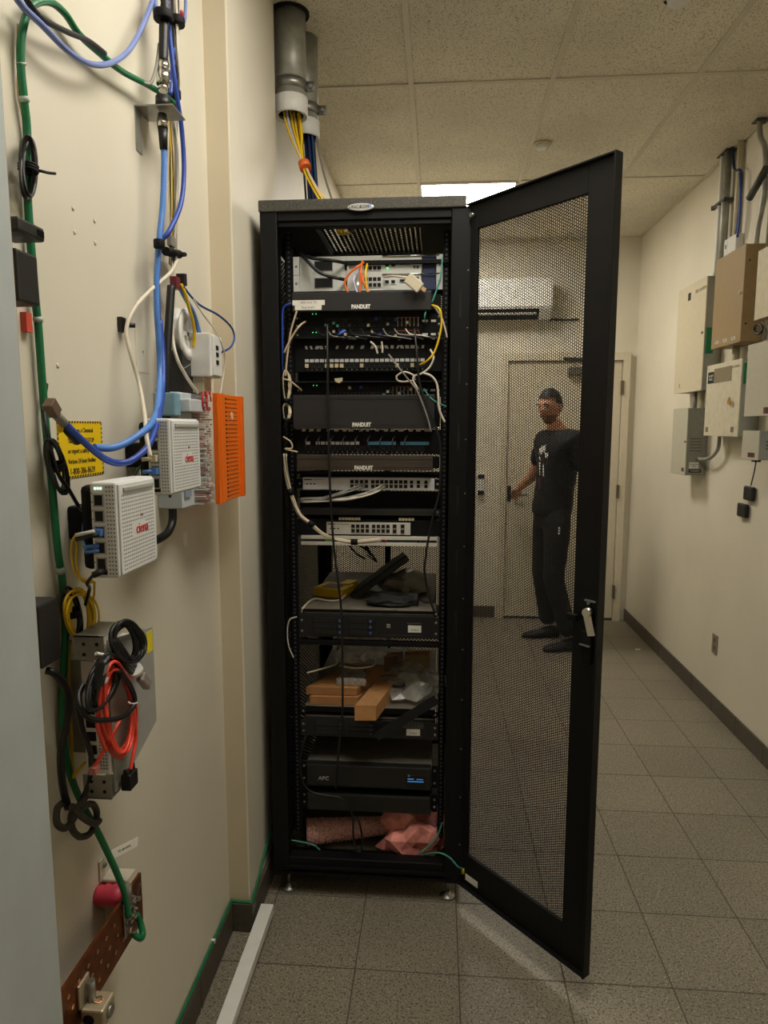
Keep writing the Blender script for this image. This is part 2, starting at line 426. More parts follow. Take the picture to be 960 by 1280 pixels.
# brand oval
ov = MB(); c = DY(451, 259, RF-.007)
ov.lathe(c, (0, -1, 0), [(0, .04), (.002, .041), (.0035, .036)], 32)
for i, p in enumerate(ov.v): p.z = c.z+(p.z-c.z)*.27
badge = ov.build('oval_badge', M('badge_silver', (206, 206, 204), .3, .4), rack, True)
text('UNICA', .0125, c+V((-.0165, -.0042, 0)), (1, 0, 0), (0, 0, 1), ink, badge)
text('.', .02, c+V((-.0005, -.0042, .003)), (1, 0, 0), (0, 0, 1), redink, badge)
text('COM', .0125, c+V((.0115, -.0042, 0)), (1, 0, 0), (0, 0, 1), ink, badge)
text('IT', .0125, c+V((.027, -.0042, .001)), (1, 0, 0), (0, 0, 1), lbl_c, badge)

# ---- open perforated door ----
HX, HY = .094, 2.16
EX, EY = .437, 1.781
du = V((EX-HX, EY-HY, 0)); DW = du.length; du.normalize(); dn = V((du.y, -du.x, 0))      # dn points to the camera side? checked below
if dn.dot(V((0, -1, 0))) < 0: dn = -dn
dz0, dz1 = .082, 2.279
def dp(u, z, n=0.): return V((HX, HY, 0))+du*u+dn*n+V((0, 0, z))
def dbox(mb, u0, u1, z0, z1, n0, n1):
    return mb.ob(dp((u0+u1)/2, (z0+z1)/2, (n0+n1)/2), du*((u1-u0)/2), V((0, 0, (z1-z0)/2)), dn*((n1-n0)/2))
mu0, mu1, mz0, mz1 = .034, DW-.088, .195, 2.205
door = dbox(MB(), mu1, DW, dz0, dz1, -.006, .006).build('perforated_door', black, rack, bevel=.002)
dbox(MB(), -.004, mu0, dz0, dz1, -.006, .006).build('hinge_stile', black, door, bevel=.002)
dbox(MB(), mu0, mu1, dz0, mz0, -.006, .006).build('bottom_rail', black, door, bevel=.002)
dbox(MB(), mu0, mu1, mz1, dz1, -.006, .006).build('top_rail', black, door, bevel=.002)
m = MB(); dbox(m, DW-.004, DW+.002, dz0, dz1, -.006, .024); dbox(m, 0, DW, dz0-.002, dz0+.003, -.006, .02); dbox(m, 0, DW, dz1-.003, dz1+.002, -.006, .02)
m.build('edge_flange', black, door, bevel=.001, seg=1)
pm = perforated('mesh_panel', blackm, door, dp(mu0-.006, mz0-.008, .0), du, (0, 0, 1), mu1-mu0+.014, mz1-mz0+.016, .0078, .775, -.0012)
lab = dbox(MB(), .028, .085, .105, .127, .006, .0068).build('maker_plate', paper, door)
for hz in (2.12, 1.2, .3): MB().cyl(dp(-.004, hz-.05, .004), dp(-.004, hz+.05, .004), .006, n=10).build('hinge_knuckle', black, door, True)
MB().cyl(dp(.02, 2.245, .006), dp(.02, 2.245, .02), .0065, n=12).build('hinge_bolt', steel, door, True)
# lock: silver barrel with cam tongue, handle back
hc = dp(DW-.036, 1.128, .006)
lk = MB(); lk.lathe(hc, dn, [(0, .017), (.008, .017), (.012, .014), (.016, .012)], 20); lock = lk.build('lock_barrel', chrome, door, True)
a = (V((0, 0, -1))+du*.30).normalized(); b = a.cross(dn)
MB().ob(hc+a*.034+dn*.012, a*.028, b*.0125, dn*.0012).build('cam_tongue', chrome, door, bevel=.001)
MB().cyl(hc+V((0, 0, .022))+dn*.004, hc+V((0, 0, .03))+dn*.004, .0055, n=10).ob(hc+V((0, 0, .033))+dn*.006+du*.006, du*.017, V((0, 0, .0018)), dn*.004).build('rod_guide', steel, door)
MB().ob(hc-V((0, 0, .095))+dn*.005, du*.017, V((0, 0, .045)), dn*.008).build('handle_body', blackm, door, bevel=.004)
MB().ob(hc-V((0, 0, .088))+dn*.016, du*.016, V((0, 0, .0022)), dn*.003).build('latch_bar', steel, door, bevel=.001)
MB().ob(hc-du*.045-V((0, 0, .02))+dn*.012, du*.016, V((0, 0, .009)), dn*.008).build('latch_stop', blackm, door, bevel=.003)

# ================= things in the rack =================
def rk(px0, py0, px1, py1, Y):
    a = DY(px0, py0, Y); b = DY(px1, py1, Y); return a.x, b.x, min(a.z, b.z), max(a.z, b.z)
EX0, EX1 = -.4655, .0115
def ears(t, z0, z1, mat):
    for a, b in ((EX0, EX0+.02), (EX1-.02, EX1)):
        e = box('mount_ear', mat, t, (a, b, RY-.003, RY, z0, z1), .0006)
        m = MB(); zz = [(z0+z1)/2] if z1-z0 < .06 else [z0+.018, z1-.018]
        for z in zz: m.lathe(((a+b)/2, RY-.003, z), (0, -1, 0), [(0, .0045), (.0018, .004), (.0022, .002)], 10)
        m.build('screw', steel, e, True)
def ports(t, name, xs, zs, Y, w, h, bez=None, dark=hole, lip=.0015):
    m = MB(); q = MB()
    for x in xs:
        for z in zs:
            m.box(x-w/2, x+w/2, Y-.0006, Y+.001, z-h/2, z+h/2)
            if bez:
                for a in ((x-w/2-lip, x-w/2, z-h/2, z+h/2), (x+w/2, x+w/2+lip, z-h/2, z+h/2), (x-w/2-lip, x+w/2+lip, z+h/2, z+h/2+lip), (x-w/2-lip, x+w/2+lip, z-h/2-lip, z-h/2)):
                    q.box(a[0], a[1], Y-.0022, Y+.001, a[2], a[3])
    o = m.build(name, dark, t)
    if bez: q.build('port_bezels', bez, t)
    return o
def frange(a, b, n): return [a+(b-a)*i/(n-1) for i in range(n)] if n > 1 else [a]
def dots(t, name, pts, Y, r, mat):
    m = MB()
    for x, z in pts: m.box(x-r, x+r, Y-.001, Y+.001, z-r, z+r)
    return m.build(name, mat, t)
ledg = M('green_led', (90, 255, 150), .4, 0, .02, emit=1.0)
ledw = M('white_led', (220, 255, 235), .4, 0, .02, emit=1.2)
ledb = M('blue_led', (70, 120, 255), .4, 0, .02, emit=1.2)
navy = M('navy_blank', (34, 46, 78), .5)

# two light grey routers
def router(lab, py0, py1, k):
    x0, x1, z0, z1 = rk(365, py0, 548, py1, RY)
    t = thing('rack_router', lab, 'router', ((EX0+EX1)/2, RY+.15, z0), 'light grey routers at the top of the rack')
    box('chassis', lgrey, t, (EX0+.02, -.055, RY, RY+.3, z0+.001, z1-.001), .0015)
    ears(t, z0+.001, z1-.001, lgrey)
    zm = (z0+z1)/2; Y = RY
    box('blank_module', navy, t, (-.053, -.01, RY+.004, RY+.25, z0+.002, z1-.002), .001)
    ports(t, 'vent_window', [-.368], [zm], Y, .056, .028, M('router_trim', (120, 124, 124), .5))
    ports(t, 'serial_port', [-.293], [zm], Y, .014, .03, lgrey)
    ports(t, 'jack_block', frange(-.232, -.19, 4), [zm-.009, zm+.009], Y, .0115, .012, lgrey)
    ports(t, 'side_jacks', [-.165, -.145], [zm], Y, .012, .011, lgrey)
    ports(t, 'card_slot', [-.108], [zm+.003], Y, .03, .007, steel)
    ports(t, 'small_ports', [-.078, -.068], [zm+.01, zm-.008], Y, .006, .006, steel)
    dots(t, 'status_light', [(-.256, zm+.006), (-.256, zm+.002)] if k == 0 else [(-.256, zm-.004)], Y-.001, .004, ledw)
    if k == 0: dots(t, 'power_light', [(-.163, zm-.008), (-.163, zm-.012)], Y-.001, .0022, ledg)
    MB().cyl((-.18, Y-.003, z1-.004), (.0, Y-.003, z1-.004), .002, n=8).build('front_bar', chrome, t, True)
    box('handle_post', lgrey, t, (-.292, -.286, Y-.006, Y, z0+.004, z1-.004), .001)
    return z0, z1
router('light grey router with a bright status lamp, upper of the pair at rack top', 321, 342.5, 0)
router('light grey router under its twin, directly above the labelled black cover', 343.5, 362.5, 1)
tag(box('rack_cross_bar', blackm, None, (-.30, .03, RY-.012, RY+.01, 2.128, 2.14), .001), 'thin black bar crossing in front of the upper grey router', 'bar')
o = bpy.data.objects['rack_cross_bar']; 

# black blank finger strip between routers and cover
def strip(name, lab, cat, py0, py1, Y, depth=.08, mat=blackm, px0=366, px1=546):
    x0, x1, z0, z1 = rk(px0, py0, px1, py1, Y)
    t = thing(name, lab, cat, ((EX0+EX1)/2, Y+depth/2, z0))
    box('body', mat, t, (EX0+.012, EX1-.012, Y, Y+depth, z0, z1), .001); 
    ears(t, z0, z1, mat)
    return t, z0, z1
# hinged horizontal cable manager covers
def cover(lab, py0, py1, px0, px1, Y, tx, ty, ts, mat=None, lip=True):
    x0, x1, z0, z1 = rk(px0, py0, px1, py1, Y)
    t = thing('cable_manager_cover', lab, 'cable manager', ((x0+x1)/2, Y+.04, z0), 'black branded cable manager covers')
    mt = mat or M('cover_black', (40, 40, 41), .42, 0, .06, 8)
    box('cover_face', mt, t, (x0, x1, Y, Y+.004, z0, z1), .0015)
    box('cover_top', mt, t, (x0, x1, Y+.004, Y+.03, z1-.004, z1), .001); box('cover_foot', mt, t, (x0, x1, Y+.004, Y+.03, z0, z0+.004), .001)
    box('backing_duct', blackm, t, (EX0+.005, EX1-.005, RY-.012, RY+.03, z0+.006, z1-.006), .001)
    if lip: MB().box(x0, x1, Y-.0012, Y, z1-.013, z1-.0115).box(x0, x1, Y-.0012, Y, z0+.011, z0+.0125).build('press_lines', mt, t)
    text('PANDUIT', ts, DY(tx, ty, Y-.001), (1, 0, 0), (0, 0, 1), whiteink, t, 'maker_lettering', sx=.8, thick=.0004, bold=.0009)
    return t, x0, x1, z0, z1
c1 = cover('black cable cover with two white paper labels at its left end', 366, 387, 365, 539, 2.185, 451, 383.5, .0175, lip=False)
for (a, b, cc, d, s) in ((365.5, 375.5, 406, 381.2, 'MDF A-01 TC'), (368.5, 381.6, 402, 387.3, 'Row A 001')):
    x0, x1, z0, z1 = rk(a, b, cc, d, 2.184)
    l = box('paper_label', paper, c1[0], (x0, x1, 2.1835, 2.185, z0, z1))
    text(s, .009, ((x0+x1)/2, 2.1832, (z0+z1)/2), (1, 0, 0), (0, 0, 1), M('grey_ink', (110, 108, 102), .8), l)
c2 = cover('tall black cable cover, the highest of the branded ones', 494, 536, 366, 543, 2.185, 452, 531, .0175)
c3 = cover('worn brownish black cable cover right above the white port switch', 568.5, 588.5, 371, 541, 2.185, 454.5, 585, .0175, M('cover_worn', (62, 56, 47), .4, 0, .12, 10))
# black 24 port switches
cream = M('cream_jack', (196, 184, 152), .5, 0, .08); rjack = M('red_jack', (150, 48, 40), .5)
def switch(lab, py0, py1, seed, red):
    x0, x1, z0, z1 = rk(366, py0, 548, py1, RY)
    t = thing('network_switch', lab, 'network switch', ((EX0+EX1)/2, RY+.15, z0), 'black port switches in the upper rack')
    box('chassis', blackm, t, (EX0+.02, EX1-.02, RY, RY+.3, z0, z1), .001); ears(t, z0, z1, blackm)
    rn = random.Random(seed); zm = (z0+z1)/2-.003
    xa = frange(-.36, -.075, 24)
    ports(t, 'port_block', xa, [zm-.0075, zm+.0075], RY-.001, .0098, .0095, M('port_metal', (58, 55, 48), .45, .3), lip=.0007)
    for i_, xq in enumerate(xa):
        if rn.random() < .5:
            z = zm+rn.choice((-.0075, .0075)); dz_ = rn.uniform(-.006, .006)
            MB().prism([(xq-.004, RY-.012, z-.004+dz_), (xq+.004, RY-.012, z-.004+dz_), (xq+.004, RY-.012, z+.0045+dz_), (xq-.004, RY-.012, z+.0045+dz_)], (0, .011, 0)).build('plug', rn.choice((cream, cream, blk_c, wht_c, gry_c, blk_c, blu_c, tea_c)), t)
    m = MB()
    for xq in red:
        m.box(xq-.0012, xq+.0012, RY-.003, RY, zm-.014, zm+.014)
    m.build('jack_dividers', cream, t)
    box('red_strip', rjack, t, (-.135, -.06, RY-.002, RY, zm+.0135, zm+.0155))
    m = MB(); m.box(-.052, -.034, RY-.002, RY, zm-.001, zm+.006).box(-.024, -.006, RY-.002, RY, zm-.001, zm+.006); m.build('uplink_module', white, t)
    dots(t, 'activity_light', [(-.405+.011*k, z1-.005) for k in range(2)], RY-.002, .0013, ledg)
    return t, zm
sw1, szm1 = switch('black port switch just below the label-bearing cover', 391, 413, 3, frange(-.13, -.065, 6))
sw2, szm2 = switch('black port switch wedged on top of the tall black cover', 480, 496, 5, frange(-.145, -.06, 8))
sw1b, _ = switch('third black port switch seen as a dim row above the white patch panel strip', 414, 423, 9, [])
# patch panels
def patch(lab, py0, py1, label_py, port_py, blue=False, seed=1):
    x0, x1, z0, z1 = rk(370, py0, 546, py1, RY-.004)
    t = thing('patch_panel', lab, 'patch panel', ((EX0+EX1)/2, RY, z0), 'patch panels in the rack')
    box('panel', blackm, t, (EX0, EX1, RY-.004, RY+.03, z0, z1), .001)
    rn = random.Random(seed)
    zl = DY(450, label_py, RY-.005).z
    m = MB(); w = M('port_label_strip', (206, 206, 204), .6, 0, .04); k = 0
    xs_ = frange(-.425, -.05, 24)
    for i, x in enumerate(xs_):
        if blue and i >= 12: continue
        sk_ = rn.uniform(-.005, .005) if seed == 4 else 0; wd_ = rn.uniform(.003, .007) if seed == 4 else .0065
        if rn.random() < (.8 if seed != 2 else 1): m.prism([(x-wd_, RY-.0055, zl-.005), (x+wd_, RY-.0055, zl-.005), (x+wd_+sk_, RY-.0055, zl+.005), (x-wd_+sk_, RY-.0055, zl+.005)], (0, .0015, 0))
    m.build('label_tabs', w, t)
    if blue:
        bl = M('patch_blue', (92, 160, 196), .5)
        for a, b in ((-.228, -.135), (-.12, -.027)): box('blue_label_strip', bl, t, (a, b, RY-.0065, RY-.004, zl-.0055, zl+.0055))
        zt = DY(450, label_py-17, RY-.005).z; m = MB()
        for i in range(16):
            x = -.44+.027*i+rn.uniform(-.004, .004); s = rn.uniform(.005, .011); m.prism([(x-s, RY-.006, zt-.006), (x+s*.6, RY-.006, zt-.006), (x+s, RY-.006, zt+.006), (x-s*.5, RY-.006, zt+.006)], (0, .0015, 0))
        m.build('upper_label_tabs', w, t)
    if port_py:
        zp = DY(450, port_py, RY-.005).z
        ports(t, 'port_openings', xs_, [zp], RY-.004, .0125, .012, M('jack_frame', (36, 36, 38), .5), lip=.001)
        m = MB()
        for x in xs_:
            if (seed == 2 and rn.random() < .5): m.box(x-.0055, x+.0055, RY-.012, RY-.004, zp-.006, zp+.006)
        if m.v: m.build('plug', cream, t)
        dots(t, 'port_pips', [(x, zp-.012) for x in xs_], RY-.004, .001, w)
    return t
patch('dim patch panel with broken white tabs below the first black switches', 424, 443, 434, None, seed=4)
patch('patch panel with a full row of bright white tabs and cream plugs', 444, 464, 450.5, 457, seed=2)
patch('patch panel with two bright blue label strips on its right half', 537, 568, 554, 560.5, True, 6)
tag(box('cable_tray_shelf', blackm, None, (EX0, EX1, RY-.03, RY+.05, DY(450, 479, RY).z, DY(450, 477, RY).z), .001), 'slim black tray lip between white-tabbed patch panel and second switch', 'tray')
tag(box('cable_tray_shelf', blackm, None, (EX0, EX1, RY-.03, RY+.05, DY(450, 424.2, RY).z, DY(450, 422.5, RY).z), .001), 'slim black tray lip above the dim patch panel', 'tray')

# added black sheets that darken the see-through gaps between devices
for lab, a, b in (('added black sheet darkening the gap behind the tray above second switch', 464.5, 479), ('added black sheet darkening the gap behind the long white switch cables', 613.5, 636), ('narrow added black sheet darkening the gap above the long white switch', 589, 596.5)):
    za, zb = DY(450, b, RY+.05).z, DY(450, a, RY+.05).z
    t = thing('gap_dark_sheet', lab, 'dark backing', ((EX0+EX1)/2, RY+.05, za)); box('blank', blackm, t, (EX0, EX1, RY+.05, RY+.055, za, zb)); box('fold', blackm, t, (EX0, EX1, RY+.04, RY+.05, za, za+.003))
# white port switches
def wswitch(lab, px0, py0, px1, py1, Y, mat, blocks, rows, pw, depth=.2, name='white_switch'):
    x0, x1, z0, z1 = rk(px0, py0, px1, py1, Y)
    t = thing(name, lab, 'network switch', ((x0+x1)/2, Y+depth/2, z0), 'white port switches lower in the rack')
    box('chassis', mat, t, (x0, x1, Y, Y+depth, z0, z1), .0012)
    xs_ = []
    for a, b, n in blocks: xs_ += frange(DY(a, 605, Y).x, DY(b, 605, Y).x, n)
    h = (z1-z0); zm = (z0+z1)/2
    ports(t, 'port_block', xs_, [zm-h*.19, zm+h*.19], Y, pw, h*.27, M('port_shell', (150, 150, 146), .4, .5), lip=.0008)
    m = MB()
    for k in range(3): m.box(x0+.012+.012*k, x0+.018+.012*k, Y-.0008, Y, zm-.003, zm+.001)
    m.box(x0+.004, x0+.03, Y-.0008, Y, z1-.008, z1-.005); m.box(x0+.034, x0+.075, Y-.0008, Y, z1-.007, z1-.006)
    m.build('printed_marks', ink, t)
    return t, x0, x1, z0, z1
ws1 = wswitch('long pale white port switch with a grey cable bundle leaving it', 378.5, 597, 543, 613, RY-.004, M('switch_white', (216, 218, 224), .4, 0, .03), [(440, 458, 4), (466, 483, 4), (489, 507, 4)], 2, .0105)
ports(ws1[0], 'uplink_ports', [DY(514.5, 605, RY).x, DY(523, 605, RY).x, DY(532.5, 605, RY).x], [ws1[3]+.013, ws1[4]-.013], RY-.004, .0105, .011)
ears(ws1[0], ws1[3]+.004, ws1[4]-.004, blackm)
ws2 = wswitch('short white port switch sitting on the white-edged device', 408, 652.5, 513, 669, RY-.004, M('switch_white2', (206, 204, 194), .45, 0, .03), [(441, 459, 4), (467, 485, 4)], 2, .0105)
ports(ws2[0], 'uplink_ports', [DY(493.5, 605, RY).x, DY(503.5, 605, RY).x], [ws2[3]+.012, ws2[4]-.012], RY-.004, .0105, .011, steel)
box('support_tray', blackm, ws2[0], (EX0, EX1, RY+.001, RY+.22, ws2[3]-.004, ws2[3]+.05), .001)
# black tray and row of tan connectors
t, z0, z1 = strip('rack_shelf_panel', 'plain black shelf front under the long white switch', 'shelf', 636, 645, RY-.01, .3, M('shelf_black', (34, 33, 31), .5))
box('upper_lip', blackm, t, (EX0, EX1, RY-.006, RY+.01, DY(450, 593, RY).z, DY(450, 590, RY).z))
m = MB(); zc = DY(450, 648.5, RY).z
for px in list(range(425, 452, 4))+list(range(500, 520, 4)): 
    x = DY(px, 648, RY).x; m.box(x-.004, x+.004, RY-.006, RY+.01, zc-.004, zc+.004)
m.build('tan_connectors', cream, t)
# device with white top and bottom edge
x0, x1, z0, z1 = rk(379, 669, 545, 683, RY)
t = thing('rack_modem', 'slim device with white upper and lower edges and a green patch', 'network device', ((x0+x1)/2, RY, z0))
box('face', M('slate_face', (44, 50, 60), .5), t, (EX0+.02, EX1-.012, RY, RY+.2, z0+.004, z1-.004), .001)
for a, b in ((z0, z0+.0115), (z1-.0115, z1)): box('white_edge', M('edge_white', (212, 208, 196), .5), t, (EX0+.012, EX1-.01, RY-.006, RY+.2, a, b), .001)
box('green_patch', M('green_label', (96, 176, 60), .5), t, (-.372, -.345, RY-.002, RY, z0+.012, z1-.012))
ports(t, 'jack', [-.06, -.028], [(z0+z1)/2], RY, .012, .009, gry_c)
m = MB()
for k in range(5): m.box(-.235+.016*k, -.23+.016*k, RY-.012, RY-.004, z0+.016, z1-.012)
m.build('coloured_tabs', redink, t)

# shelf with test gear
sz = DY(450, 752, 2.26).z
def shelf(lab, z, y0, y1, front):
    t = thing('rack_shelf', lab, 'shelf', ((EX0+EX1)/2, (y0+y1)/2, z-front))
    box('tray', M('shelf_dust', (112, 105, 90), .7, 0, .15, 30), t, (EX0+.012, EX1-.012, y0, y1, z-.003, z), .0005)
    box('front_lip', blackm, t, (EX0+.012, EX1-.012, y0-.003, y0, z-front, z+.0), .0008)
    ears(t, z-front, z, blackm)
    return t
# servers with drive bays
def server(lab, py0, py1, topz_py, seed):
    x0, x1, z0, z1 = rk(384, py0, 545, py1, RY)
    t = thing('rack_server', lab, 'server', ((EX0+EX1)/2, RY+.35, z0), 'black drive-bay servers')
    dk = M('server_black', (26, 26, 28), .45)
    box('chassis', blackm, t, (EX0+.012, EX1-.012, RY+.012, RY+.66, z0, z1), .001)
    box('top_cover', M('server_lid', (84, 80, 70), .6, .2, .1), t, (EX0+.014, EX1-.014, RY+.012, RY+.66, z1-.001, z1+.001))
    box('bezel', dk, t, (EX0+.016, EX1-.016, RY, RY+.012, z0+.002, z1-.002), .002); ears(t, z0+.004, z1-.004, dk)
    hh = (z1-z0-.02)/3
    for cx, wd in ((-.365, .115), (-.252, .1)):
        for k in range(3):
            zz = z0+.01+hh*k
            b = box('drive_bay', plastic, t, (cx-wd/2+.003, cx+wd/2-.003, RY-.004, RY+.001, zz+.001, zz+hh-.001), .001)
            box('blue_latch', M('latch_blue', (72, 92, 150), .35), b, (cx+wd/2-.022, cx+wd/2-.014, RY-.0065, RY-.004, zz+.005, zz+hh-.006), .001)
            m = MB()
            for q in range(3): m.box(cx-wd/2+.01, cx+wd/2-.03, RY-.0052, RY-.004, zz+.006+q*.006, zz+.0075+q*.006)
            m.build('vent_ribs', M('rib_grey', (52, 52, 54), .5), b)
    lx0, lx1, lz0, lz1 = rk(510, py0+15, 526.5, py0+24, RY-.002) if seed == 1 else rk(508, py0+14.5, 525, py0+23, RY-.002)
    box('asset_sticker', paper, t, (lx0, lx1, RY-.0012, RY, lz0, lz1))
    text('SN 40817', .006, ((lx0+lx1)/2, RY-.0015, (lz0+lz1)/2-.003), (1, 0, 0), (0, 0, 1), ink, t, 'sticker_lettering')
    if seed == 1:
        a = DY(485, py0+15, RY); box('usb_port', gry_c, t, (a.x-.005, a.x+.008, RY-.002, RY, a.z-.008, a.z+.006), .001)
        dots(t, 'panel_pips', [(DY(510+2.6*k, py0+12, RY).x, DY(510, py0+12, RY).z) for k in range(7)], RY, .0014, gry_c)
    else:
        q = MB(); a = DY(516, py0+10, RY)
        for i in range(12):
            for j in range(6):
                dx, dz = (i-5.5)*.0062, (j-2.5)*.0052
                if (dx/.04)**2+(dz/.016)**2 < 1: q.box(a.x+dx-.0016, a.x+dx+.0016, RY-.001, RY, a.z+dz-.001, a.z+dz+.001)
        q.build('vent_dots', gry_c, t)
    box('trim_line', M('rib_grey', (52, 52, 54), .5), t, (-.175, -.04, RY-.0012, RY, z0+.012, z0+.0135))
    return t, z0, z1
sv1 = server('black drive-bay server under the shelf with the yellow box', 767, 800, 757, 1)
sv2 = server('black drive-bay server under the shelf of cardboard boxes', 897, 926, 880, 2)
sh1z = sv1[2]+.012
shelf('open shelf carrying the yellow test box and dark tablet', sh1z, RY+.02, RY+.62, .008)
sh2z = DY(450, 884, RY+.02).z
shelf('open shelf carrying cardboard boxes and plastic packs', sh2z, RY+.02, RY+.66, .02)
box('support_lip', blackm, sv1[0], (EX0, EX1, RY-.004, RY+.02, DY(450, 807, RY).z, DY(450, 801.5, RY).z), .001)

# UPS and battery pack
x0, x1, z0, z1 = rk(384, 954, 543, 988, 2.212)
zt = z1
ups = thing('power_backup_unit', 'black rack power backup unit with a blue lit display', 'UPS', ((EX0+EX1)/2, RY+.3, z0))
dk = M('ups_black', (30, 29, 28), .38, 0, .08)
box('bezel', dk, ups, (EX0+.022, EX1-.022, 2.205, RY+.01, z0+.002, z1), .004)
box('chassis', M('ups_lid', (96, 91, 80), .6, 0, .15), ups, (EX0+.02, EX1-.02, RY+.005, RY+.6, z0, z1-.001), .002)
ears(ups, z0, z1, blackm)
box('bezel_groove', hole, ups, (EX0+.026, -.115, 2.204, 2.206, z0+.006, z0+.0085))
text('APC', .019, DY(404.5, 973, 2.203), (1, 0, 0), (0, 0, 1), M('silver_ink', (190, 190, 186), .4), ups, 'maker_lettering', sx=1.05, thick=.0006)
a = DY(508, 969, 2.204); b = DY(531, 985, 2.204)
scr = box('display_window', M('screen_black', (10, 11, 14), .2), ups, (a.x, b.x, 2.2035, 2.207, b.z, a.z), .001)
c = M('screen_blue', (70, 150, 230), .4, 0, .02, emit=.35)
m = MB(); w_ = b.x-a.x; h_ = a.z-b.z
m.box(a.x+.004, b.x-.004, 2.2028, 2.2036, b.z+h_*.46, b.z+h_*.54).box(a.x+.004, a.x+w_*.4, 2.2028, 2.2036, b.z+h_*.66, b.z+h_*.74).box(a.x+w_*.55, b.x-.006, 2.2028, 2.2036, b.z+h_*.66, b.z+h_*.72)
m.build('screen_glow', c, scr)
dots(ups, 'power_button', [(a.x+.008, a.z-.002)], 2.2035, .0035, gry_c)
x0, x1, bz0, bz1 = rk(384, 990, 543, 1018, 2.212)
bp_ = thing('battery_pack', 'plain black battery pack directly below the power backup unit', 'battery pack', ((EX0+EX1)/2, RY+.3, bz0))
box('bezel', dk, bp_, (EX0+.022, EX1-.022, 2.207, RY+.01, bz0, bz1), .004)
box('chassis', blackm, bp_, (EX0+.02, EX1-.02, RY+.005, RY+.6, bz0, bz1), .001); ears(bp_, bz0, bz1, blackm)
box('bezel_line', M('rib_grey', (52, 52, 54), .5), bp_, (EX0+.03, EX1-.03, 2.206, 2.2075, bz1-.007, bz1-.0045))

# ================= loose things in the rack =================
ORD = ['first', 'second', 'third', 'fourth', 'fifth', 'sixth', 'seventh', 'eighth', 'ninth', 'tenth']
def yp(pts, Y): return [DY(a, b, Y if len(q) == 0 else q[0]) for a, b, *q in pts]
def crumple(name, lab, cat, c, size, mat, seed, sub=3, rough=.35, jit=.05):
    bm = bmesh.new(); bmesh.ops.create_icosphere(bm, subdivisions=sub, radius=1)
    rn = random.Random(seed); dirs = [V((rn.uniform(-1, 1), rn.uniform(-1, 1), rn.uniform(-1, 1))).normalized() for _ in range(16)]
    amp = [rn.uniform(.4, 1) for _ in dirs]
    for v in bm.verts:
        d = v.co.normalized(); k = 1
        for q, a in zip(dirs, amp): k += rough*a*(abs(math.sin(3.1*d.dot(q)+a*5))-.5)*.35
        k += rn.uniform(-1, 1)*jit
        v.co = V((d.x*size[0]*k, d.y*size[1]*k, d.z*size[2]*k))
        if v.co.z < -size[2]*.7: v.co.z = -size[2]*.7
    me = bpy.data.meshes.new(name); bm.to_mesh(me); bm.free(); me.materials.append(mat)
    o = bpy.data.objects.new(name, me); C.objects.link(o); o.location = V(c); return tag(o, lab, cat)
def slab(mb, p0, p1, dirv, depth, h):             # box standing on the front edge p0-p1
    p0, p1 = V(p0), V(p1); a = (p1-p0)/2; d = V(dirv).normalized()*depth/2
    return mb.ob((p0+p1)/2+d+V((0, 0, h/2)), a, d, V((0, 0, h/2)))

z = sh1z+.0005
p0, p1 = FZ(392, 745, z), FZ(428, 749, z)
ty = thing('test_box', 'small bright yellow box on the shelf above the server', 'box', (p0+p1)/2)
yb = M('yellow_plastic', (236, 196, 30), .5, 0, .05)
dv = V((.35, 1, 0))
slab(MB(), p0, p1, dv, .1, .034).build('case', yb, ty, bevel=.003)
pm0, pm1 = p0+(p1-p0)*.22+dv.normalized()*.015+V((0, 0, .034)), p0+(p1-p0)*.8+dv.normalized()*.015+V((0, 0, .034))
slab(MB(), pm0, pm1, dv, .06, .0012).build('label_plate', M('dull_label', (120, 112, 80), .5), ty)
q0 = FZ(424, 742, z); slab(MB(), q0, q0+V((.04, -.004, 0)), dv, .07, .04).build('side_clip', yb, ty, bevel=.003)
cable('white_lead', 'white lead curving from yellow test box over shelf edge', [V((-.455, 2.236, z+.003)), FZ(392, 749, z+.004), FZ(410, 751, z+.004), FZ(425, 749, z+.004)+V((0, -.012, 0)), FZ(433, 742, z+.015)+V((0, -.02, 0))], .004, wht_c)
# tablet leaning
tl = thing('laptop', 'closed black laptop leaning diagonally on the shelf behind test box', 'laptop', DY(440, 757, 2.44))
A, B = DY(440, 748, 2.42), DY(510, 697, 2.46)
ax = (B-A).normalized(); wv = V((0, 1, 0)); wv = (wv-ax*wv.dot(ax)).normalized()
nv = ax.cross(wv)
MB().ob((A+B)/2+wv*.06, (B-A)/2, wv*.07, nv*.011).build('base_shell', M('laptop_black', (26, 26, 27), .5), tl, bevel=.004)
MB().ob((A+B)/2+wv*.06+nv*.0125, (B-A)*.49, wv*.068, nv*.0015).build('lid_seam', blackm, tl)
bag = M('grey_bag', (128, 124, 110), .35, 0, .25, 20)
crumple('crumpled_bag', 'crumpled grey plastic bag on shelf right of the laptop', 'bag', V((-.125, 2.5, z+.03)), (.07, .06, .042), bag, 4, 3, .6, .12)
crumple('dust_cloth', 'dark rumpled cloth lying at the shelf front edge', 'cloth', V((-.155, 2.34, z+.014)), (.075, .06, .018), M('dark_cloth', (30, 29, 28), .7), 8)
pa = thing('power_brick', 'small black power brick at right end of test gear shelf', 'power adapter', V((-.085, 2.34, z)))
MB().box(-.11, -.06, 2.31, 2.40, z, z+.025).build('case', plastic, pa, bevel=.005)
MB().tube(sm([V((-.06, 2.35, z+.013)), V((-.03, 2.34, z+.006)), V((-.005, 2.36, z+.01)), V((0, 2.45, z+.05))], 6), .0025, 6).build('lead', blk_c, pa, True)
rn = random.Random(11)
